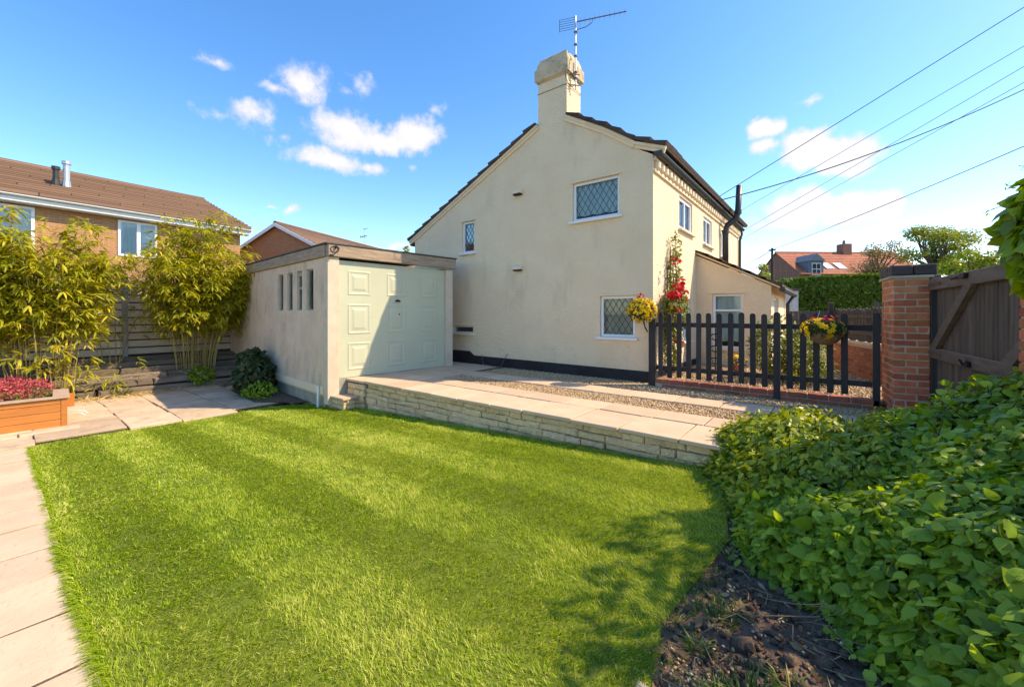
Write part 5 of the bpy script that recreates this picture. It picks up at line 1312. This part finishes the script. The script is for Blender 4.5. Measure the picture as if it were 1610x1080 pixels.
# trees
def tree_at(name, label, mat, px, ptop, pbase, depth, wpx, blobs, proto, size, nleaf, trunk='bark', ground=-.4, up=.3, droop=.3):
    top = at(px, ptop, depth); base = at(px, pbase, depth); half = wpx / FPX * depth / 2
    t = thing(name, label, 'tree', (top.x, top.y, ground)); rs = random.Random(int(px))
    H_ = top.z; cz = (top.z + base.z) / 2; rz = (top.z - base.z) / 2
    m = MB(); fork = base.z + rz * .25
    m.tube([(top.x, top.y, ground), (top.x + .05, top.y, (ground + fork) / 2), (top.x, top.y, fork)], [.05 * half + .10, .04 * half + .08, .03 * half + .06], 8)
    lb = []
    for k in range(blobs):
        a_ = rs.uniform(0, 6.28); q = rs.random() ** .6; zz = rs.uniform(-.75, .75)
        hr = math.sqrt(max(0, 1 - zz * zz)) * .68
        c_ = Vector((top.x + math.cos(a_) * q * half * hr, top.y + math.sin(a_) * q * half * hr, cz + zz * rz * .88))
        f_ = rs.uniform(.22, .38) * (26 / max(blobs, 26)) ** .6
        lb.append((tuple(c_), (half * f_, half * f_, rz * f_ * .8), nleaf // blobs))
        mid = Vector((top.x, top.y, fork)).lerp(c_, .5) + Vector((rs.uniform(-.1, .1) * half, rs.uniform(-.1, .1) * half, 0))
        m.tube([(top.x, top.y, fork), mid, c_], [.022 * half + .03, .014 * half + .015, .01], 5)
    m.build('trunk', trunk, t)
    foliage('crown', mat, lb, proto, size, t, up=up, droop=droop, shell=.25)
    return t
tree_at('birch_tree', 'airy pale green birch rising above the brick gate pier', 'tree_leaf', 1474, 343, 440, 30, 140, 46, CHIP, .15, 8500)
tree_at('small_tree', 'russet tinged round tree in front of the orange roof', 'russet_leaf', 1380, 374, 445, 33, 92, 30, CHIP, .14, 4200)
tree_at('garden_tree', 'low bright green tree below the birch behind the gate', 'bright_leaf', 1522, 392, 450, 26, 100, 16, CHIP, .19, 3000)
tree_at('garden_tree', 'small green tree crown glimpsed past the porch roof', 'tree_leaf', 1196, 408, 460, 36, 50, 10, CHIP, .2, 1400)
tree_at('garden_tree', 'dark tree top showing just above the garage roof', 'tree_leaf', 636, 386, 430, 34, 26, 6, CHIP, .2, 600)
tree_at('garden_tree', 'rounded green bush at the foot of the red house gable', 'conifer_leaf', 1243, 436, 480, 27, 60, 10, CHIP, .2, 1800)

# ------------------------------------------------------------------ neighbours on the left
# house with brown roof: long side towards us
_n = ray(388, 493) * 17.0
NM = Matrix.Translation((_n.x, _n.y, 0)) @ Matrix.Rotation(R(4.0), 4, 'Z')
nh = thing('neighbour_house', 'brick neighbour house with brown tiled roof and white fascia behind bamboo', 'house', (-23, 0, -.4))
EV, RG, XR = 4.95, 6.9, -4.5
m = MB(NM); m.prism([(0, -.4), (0, EV - .1), (XR, RG - .12), (2 * XR, EV - .1), (2 * XR, -.4)], 'y', -16, -.25); nwall = m.build('wall', 'far_brick', nh)
nro = MB(NM)
nC = 15
for k in range(nC):
    t0, t1 = k / nC, min((k + 1.15) / nC, 1)
    A_ = lambda t, o: (.42 + (XR - .42) * t, EV + (RG - EV) * t + o)
    nro.prism([A_(t0, .0), A_(t1, 0), A_(t1, .03), A_(t0, .12)], 'y', -16.2, 0)
nro.prism([(XR, RG), (2 * XR - .4, EV), (2 * XR - .4, EV + .06), (XR, RG + .06)], 'y', -16.2, 0)
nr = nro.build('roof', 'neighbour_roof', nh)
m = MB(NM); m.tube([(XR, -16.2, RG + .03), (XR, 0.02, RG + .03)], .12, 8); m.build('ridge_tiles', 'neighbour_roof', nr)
m = MB(NM); m.box(.33, -16.2, EV - .22, .37, -.02, EV - .03); m.box(.0, -16.2, EV - .24, .329, -.02, EV - .222); m.build('fascia', 'white_paint', nh)
m = MB(NM); m.prism([(.43 + .06 * math.cos(q), EV - .03 + .06 * math.sin(q)) for q in np.linspace(math.pi, 2 * math.pi, 7)], 'y', -16.2, -.01); m.build('gutter', 'white_paint', nh)
m = MB(NM); m.prism([(.42, EV - .16), (XR, RG - .16), (XR, RG - .01), (.42, EV - .01)], 'y', .001, .03); m.build('bargeboard', 'white_paint', nh)
def nwin(y0, y1, z0, z1, mull):
    m = MB(NM); t = .07; x = .03
    m.box(-.02, y0, z0, x, y0 + t, z1); m.box(-.02, y1 - t, z0, x, y1, z1); m.box(-.02, y0 + t, z0, x - .002, y1 - t, z0 + t); m.box(-.02, y0 + t, z1 - t, x - .002, y1 - t, z1)
    for q in mull: m.box(-.02, q - .05, z0 + t, x - .004, q + .05, z1 - t)
    w_ = m.build('window', 'white_upvc', nh)
    m = MB(NM); m.box(.004, y0 + t, z0 + t, .012, y1 - t, z1 - t); m.build('pane', 'glass', w_)
    m = MB(NM); m.box(.0015, y0 + t, z0 + t, .003, y1 - t, z1 - t); m.build('blind', 'net_curtain', w_)
nwin(-3.95, -2.92, 3.45, 4.66, (-3.42,)); nwin(-9.2, -5.78, 3.45, 4.66, (-7.4,))
for (yy, h, mat, r_) in ((-4.93, .84, 'galvanised', .085), (-5.17, .60, 'gutter', .075)):
    t0 = .36; bx = .42 + (XR - .42) * t0; bz = EV + (RG - EV) * t0
    m = MB(NM); m.tube([(bx, yy, bz - .1), (bx, yy, bz + h)], r_, 10); m.tube([(bx, yy, bz + h), (bx, yy, bz + h + .10)], r_ + .03, 10); m.tube([(bx, yy, bz - .05), (bx, yy, bz + .28)], [r_ + .05, r_ + .015], 10); m.build('flue', mat, nh)

# gabled bungalow behind the garage
BA = Vector((0, 0, 0)) + ray(437, 493) * 22.0
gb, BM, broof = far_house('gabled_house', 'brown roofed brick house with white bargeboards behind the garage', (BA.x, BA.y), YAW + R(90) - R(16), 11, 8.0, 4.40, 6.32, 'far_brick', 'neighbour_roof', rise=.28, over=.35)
m = MB(BM)
for s_ in (-1, 1): m.prism([(0, 6.34), (s_ * 4.35, 6.34 - 4.35 * 1.92 / 4), (s_ * 4.35, 6.16 - 4.35 * 1.92 / 4), (0, 6.16)], 'x', -.26, -.215)
m.build('bargeboard', 'white_paint', gb)
ap = at(573, 372, 30)
ta = thing('television_aerial', 'small television aerial on the roof behind the garage', 'aerial', (ap.x, ap.y, 4.8))
m = MB(); m.tube([(ap.x, ap.y, 4.6), (ap.x, ap.y, at(573, 359, 30).z)], .025, 6); m.build('mast', 'galvanised', ta)
q1 = at(566, 373, 30); q2 = at(577, 371, 30)
m = MB(); m.tube([q1, q2], .03, 5); m.tube([at(571, 361, 30), at(578, 359, 30)], .02, 5)
for t in (.1, .4, .7): 
    q = q1.lerp(q2, t); m.tube([q + Vector((0, 0, -.12)), q + Vector((0, 0, .12))], .012, 5)
m.build('boom', 'aerial_metal', ta)

# ------------------------------------------------------------------ slatted fence, sleeper bank, bamboo, planter
sf = thing('slatted_fence', 'weathered horizontal slat fence behind the bamboo', 'fence', (-13.5, 1.0, .3))
FX = -13.55; rs = random.Random(6)
posts = [-3.9, -2.0, -.05, 1.97, 3.75, 4.6]
for y in posts:
    m = MB(); m.cbox(FX + .03, y - .05, .2, FX + .12, y + .05, 2.42, .008); m.build('post', 'fence_post', sf)
for y0, y1 in zip(posts, posts[1:]):
    z = .50
    while z < 2.3:
        m = MB(); m.cbox(FX - .01, y0 + .006, z, FX + .012, y1 - .006, z + .152, .004, .002, rs); m.build('slat', 'fence_slat', sf)
        z += .183
m = MB(); m.box(FX - .16, -4.5, .0, FX - .13, 5, 2.3); m.build('backing', 'dark_fence', sf)
sb = thing('sleeper_bank', 'old grey timber sleepers stepping up between the bamboo clumps', 'steps', (-12.6, 1.8, -.2))
m = MB(); m.prism([(-11.72, -.4), (-11.72, -.12), (-12.2, .10), (-12.8, .32), (-13.4, .46), (-13.7, .46), (-13.7, -.4)], 'y', -4, 4.2); bank = m.build('earth', 'soil', sb)
for k, (x, z) in enumerate(((-11.62, -.185), (-11.78, -.06), (-12.05, .06), (-12.35, .17), (-12.65, .27), (-13.0, .36))):
    y = -3.5 + rs.uniform(0, .4)
    while y < 3.9:
        L_ = rs.uniform(1.2, 1.9)
        m = MB(); m.cbox(-.11, 0, 0, .11, min(L_, 4.1 - y) - .03, .125, .014, .012, rs); piece('sleeper', m.mesh('sleeper', 'sleeper'), Matrix.Translation((x + rs.uniform(-.03, .03), y, z + rs.uniform(-.015, .015))) @ Matrix.Rotation(rs.uniform(-.02, .02), 4, 'Z') @ Matrix.Rotation(rs.uniform(-.012, .012), 4, 'X'), sb); y += L_
def straw_scatter(n, cx, cy, rx, ry, z, L_):
    P = np.stack([RNG.normal(cx, rx, n), RNG.normal(cy, ry, n), z + RNG.random(n) * .03], 1)
    D = rnd_dirs(n) * np.array([1, 1, .25])
    return scatter(LANCE, P, D, rnd_dirs(n, 1.5), L_ * RNG.uniform(.4, 1.2, n), RNG.random(n))
V, F, T = join_np([straw_scatter(900, -11.45, 1.7, .16, .55, PZ + .005, .11), straw_scatter(500, -11.5, .6, .16, .5, PZ + .005, .11), straw_scatter(350, -11.5, 2.9, .2, .5, PZ + .005, .10), straw_scatter(400, -12.3, 2.0, .4, .9, .14, .12), straw_scatter(120, -11.0, 1.3, .2, .3, PZ + .01, .08)])
tag(np_mesh('leaf_litter', 'straw', V, F, T), 'dry straw coloured bamboo leaves littering the patio edge', 'leaf litter', kind='stuff')
tg = join_np([grass_tuft(-11.5, 1.62, PZ, 60, .10, .28, .010, .5), grass_tuft(-11.55, .9, PZ, 40, .08, .2, .009, .6), grass_tuft(-11.7, 2.2, PZ, 30, .08, .2, .009, .8)])
tag(np_mesh('weed_grass', 'wild_grass', *tg), 'green grass tufts growing at the patio edge', 'weeds', kind='stuff')

def bamboo(label, stems, leafcl, nper, z0):
    """stems: (x,y, lean x, lean y, height); leaf clusters hang from the culms"""
    t = thing('bamboo', label, 'bamboo', (stems[0][0], stems[0][1], z0)); rs = random.Random(int(abs(stems[0][1]) * 100) + 3)
    P, D, N2, S, T = [], [], [], [], []
    for (x, y, lx, ly, h, rad) in stems:
        pts = []
        for i in range(8):
            q = i / 7
            pts.append((x + lx * q ** 1.8, y + ly * q ** 1.8, z0 + h * (q - .10 * max(0, q - .6))))
        m = MB(); m.tube(pts, [rad * (1 - .75 * i / 7) for i in range(8)], 6); m.build('culm', 'bamboo_cane', t)
        for k in range(leafcl):
            q = rs.uniform(.30 if z0 > 0 else .22, 1.0) ** .75
            i = min(6, int(q * 7)); f_ = q * 7 - i
            c_ = Vector(pts[i]).lerp(Vector(pts[i + 1]), f_)
            a_ = rs.uniform(0, 6.28); off = rs.uniform(.05, .55) * (1.15 - .5 * q)
            c_ = c_ + Vector((math.cos(a_) * off, math.sin(a_) * off, rs.uniform(-.12, .16)))
            tn = min(max(rs.gauss(.42, .2), 0), 1)
            for l in range(nper):
                b_ = a_ + rs.gauss(0, .9)
                d_ = Vector((math.cos(b_), math.sin(b_), rs.uniform(-1.05, .35)))
                P.append(c_ + d_ * .02); D.append(d_); N2.append((rs.gauss(0, .35), rs.gauss(0, .35), 1)); S.append(rs.uniform(.09, .235)); T.append(min(max(tn + rs.gauss(0, .13), 0), 1))
    S = np.array(S); S3 = np.stack([S * 1.30, S, S], 1)
    V, F, T_ = scatter(LANCE, np.array([tuple(p) for p in P]), np.array([tuple(p) for p in D]), np.array(N2), S3, np.array(T))
    np_mesh('foliage', 'bamboo_leaf', V, F, T_, t)
    return t
rb = random.Random(31)
def stems(n, cx, cy, rx, ry, h0, h1, sp=.5, bias=(0, 0)):
    out = []
    for k in range(n):
        x, y = cx + rb.uniform(-rx, rx), cy + rb.uniform(-ry, ry)
        out.append((x, y, (x - cx) / max(rx, .01) * sp * .6 + rb.uniform(-.25, .25) + bias[0], (y - cy) / max(ry, .01) * sp + rb.uniform(-.3, .3) + bias[1], rb.uniform(h0, h1), rb.uniform(.007, .012)))
    return out
def crown_stems(n, cx, cy, rx, ry, hmax, sp, bias=(0, 0)):
    out = stems(n, cx, cy, rx, ry, 1, 1, sp, bias); res = []
    for (x, y, lx, ly, h, rad) in out:
        e = min(1, math.hypot((x - cx) / rx, (y - cy) / ry))
        res.append((x, y, lx, ly, hmax * (1 - .33 * e * e) * rb.uniform(.72, 1.03), rad))
    return res
bamboo('tall arching bamboo clump behind the wooden planter at left', crown_stems(40, -12.0, .60, .30, .45, 4.0, .75, (.1, .0)), 58, 7, .02)
bamboo('bamboo at the far left edge in front of the slat fence', crown_stems(16, -12.2, -.35, .30, .35, 3.6, .5), 50, 7, .05)
bamboo('dense upright bamboo clump at the back corner of the garage', crown_stems(50, -12.2, 3.02, .26, .36, 4.3, .85, (.15, .05)), 58, 7, .05)
bamboo('thin low bamboo between the two tall clumps', stems(6, -12.7, 1.62, .15, .2, 1.5, 2.3, .5), 9, 6, .2)
bamboo('short leafy bamboo shoots at the patio edge', stems(9, -11.65, .95, .10, .45, .5, 1.2, .3, (.15, 0)), 7, 6, -.15)

tr = thing('trellis_panel', 'small square lattice panel at the garage back corner', 'trellis', (-12.9, 4.15, .4))
m = MB(GM)
for k in range(5): m.bar((-5.4 - k * .16, -.05, 1.3), (-5.4 - k * .16, -.05, 2.1), .02, .012, side=(0, 1, 0))
for k in range(5): m.bar((-5.3, -.062, 1.35 + k * .17), (-6.15, -.062, 1.35 + k * .17), .02, .012, side=(0, 1, 0))
m.build('lattice', 'dead_stem', tr)

# dark shrub against the garage side
ds = thing('dark_shrub', 'dark leafed bush against the garage side wall', 'shrub', (-9.75, 3.55, PZ))
foliage('foliage', 'dark_leaf', [((-9.75, 3.45, .20), (.42, .36, .36), 1500), ((-10.0, 3.5, .45), (.30, .28, .24), 700), ((-9.45, 3.35, .12), (.36, .3, .26), 700)], HEARTL, .10, ds, zmin=PZ)
foliage('foliage', 'ivy_leaf', [((-9.1, 3.3, -.06), (.38, .26, .16), 600)], OVAL, .075, ds, zmin=PZ)
m = MB()
for k in range(8): m.tube([(-9.8 + .03 * k, 3.5, PZ), (-10.05 + .09 * k, 3.45 + .02 * k, .6)], [.014, .005], 5)
m.build('stem', 'dark_bark', ds)
bsoil = MB(); bsoil.add([(-11.6, 3.3, PZ + .012), (-8.6, 3.05, PZ + .012), (-7.6, 3.8, PZ + .012), (-7.7, 4.2, PZ + .012), (-11.6, 4.2, PZ + .012)], [(0, 1, 2, 3, 4)]); structure(bsoil.build('garage_bed', 'soil'))
lg = thing('fern_clump', 'small green fern at the foot of the bamboo by the garage', 'fern', (-11.7, 3.2, PZ))
foliage('foliage', 'ivy_leaf', [((-11.6, 3.0, .06), (.22, .25, .2), 420)], OVAL, .09, lg, zmin=PZ)
m = MB(); m.tube([(-11.6, 3.0, PZ), (-11.6, 3.0, .1)], .012, 5); m.build('stem', 'dark_bark', lg)

# stained timber planter with sedum
pl = thing('wooden_planter', 'orange stained timber planter box on the patio at left', 'planter', (-9.5, -.6, PZ))
PMX = Matrix.Translation((-9.02, .68, PZ)) @ Matrix.Rotation(R(-3.5), 4, 'Z')      # front right corner; box runs to -y and back to -x
Z1 = .43
rsx = random.Random(12)
zc = .0; hs = (.115, .115, .115, .075)
for h in hs:
    m = MB(PMX); m.cbox(-.028, -2.6, zc + .002, 0.0, -.062, zc + h - .003, .004, .001, rsx); m.build('board', 'planter_wood', pl)
    m = MB(PMX); m.cbox(-.90, -.028, zc + .002, -.062, 0.0, zc + h - .003, .004, .001, rsx); m.build('board', 'planter_wood', pl)
    zc += h
for (x, y) in ((-.06, -.06), (-.06, -1.3), (-.92, -.06)):
    m = MB(PMX); m.cbox(x, y, 0, x + .065, y + .065, zc + .0, .004); m.build('post', 'planter_wood', pl)
m = MB(PMX); m.cbox(-.14, -2.6, zc + .002, .03, .03, zc + .028, .005, .003); m.build('rim', 'planter_trim', pl)
m = MB(PMX); m.cbox(-.96, -.145, zc + .0025, -.142, .03, zc + .028, .005, .003); m.build('rim', 'planter_trim', pl)
m = MB(PMX); m.box(-.92, -2.6, .02, -.03, -.03, zc - .03); m.build('compost', 'soil', pl)
m = MB(PMX); m.box(-1.0, -.005, .14, -.965, .10, .36); m.build('bracket_board', 'planter_wood', pl)
sd = thing('sedum', 'pink red flowering sedum filling the wooden planter', 'sedum', (-9.5, -.3, .2))
pc = [(-9.45, -.10 - .28 * k + rsx.uniform(-.05, .05), .36 + rsx.uniform(0, .08)) for k in range(6)] + [(-9.72, .18 - .3 * k, .38) for k in range(6)] + [(-9.38, .12, .30), (-9.6, .38, .33), (-9.28, -.5, .30), (-9.28, -.9, .30)]
foliage('foliage', 'variegated_leaf', [((x, y, z - .08), (.20, .20, .12), 210) for x, y, z in pc], OVAL, .05, sd, tlo=0, thi=.8)
parts = []
for (x, y, z) in pc:
    n = 620
    d = rnd_dirs(n, .75); cl = np.round(RNG.random((n, 1)) * 3) / 3
    P = np.array((x, y, z)) + d * np.array((.22, .22, .16)) * RNG.uniform(.75, 1.1, (n, 1))
    parts.append(scatter(CHIP, P, rnd_dirs(n), unit(d + RNG.normal(size=(n, 3)) * .5), .032 * RNG.uniform(.5, 1.3, n), np.clip(RNG.normal(.5, .27, n), 0, 1)))
V, F, T = join_np(parts); np_mesh('flower_heads', 'sedum_petal', V, F, T, sd)
m = MB(); m.tube([(-9.0, .79, PZ + .22), (-8.98, .86, PZ + .2), (-8.99, .90, PZ + .17), (-9.0, .86, PZ + .14), (-8.99, .82, PZ + .18)], .005, 6); tag(m.build('white_string', 'white_paint'), 'small knot of white string beside the planter corner', 'string')

# ------------------------------------------------------------------ overhead lines
def wire(label, pts, r, sag=0.0):
    p, q = Vector(pts[0]), Vector(pts[1]); m = MB()
    m.tube([p.lerp(q, t) - Vector((0, 0, sag * 4 * t * (1 - t))) for t in np.linspace(0, 1, 24)], r, 6)
    o = m.build('overhead_wire', 'wire'); tag(o, label, 'wire', 'overhead wires crossing the sky at right')
def beyond(px0, py0, d0, px1, py1, d1, k=1.35):
    a_, b_ = at(px0, py0, d0), at(px1, py1, d1); return a_, a_.lerp(b_, k)
ea = Vector((-2.36, 11.05, 4.30))
tgt = at(1610, 12, 8.0); wire('topmost thin wire rising from the eaves to the top right corner', (ea, ea.lerp(tgt, 1.3)), .008)
tgt = at(1610, 140, 9.5); wire('thick sagging cable from the eaves to the right edge', (ea + Vector((0, .02, -.03)), ea.lerp(tgt, 1.02)), .013, .22)
wire('upper thin wire passing behind the vent pipe', beyond(1150, 340, 26, 1610, 73, 15), .010)
wire('middle thin wire crossing above the lower cloud', beyond(1150, 374, 27, 1610, 105, 15), .010)
wire('lowest of the three parallel thin wires', beyond(1150, 385, 28, 1610, 130, 15), .010)
pa = at(1214, 393, 32)
wire('dark wire from the wooden pole to the right edge', (pa, pa.lerp(at(1610, 226, 16), 1.3)), .017, .15)
wire('short wire from the pole down behind the cottage roof', (pa, at(1120, 440, 40)), .017, .2)
tp = thing('telegraph_pole', 'slim dark telegraph pole in front of the red house gable', 'pole', (pa.x, pa.y, -.4))
m = MB(); m.tube([(pa.x, pa.y, -.4), (pa.x, pa.y, pa.z + .15)], [.11, .08], 10); m.build('shaft', 'dark_bark', tp)
m = MB(); m.cbox(pa.x - .25, pa.y - .05, pa.z - .06, pa.x + .25, pa.y + .05, pa.z + .03, .01); m.build('crossarm', 'dark_bark', tp)
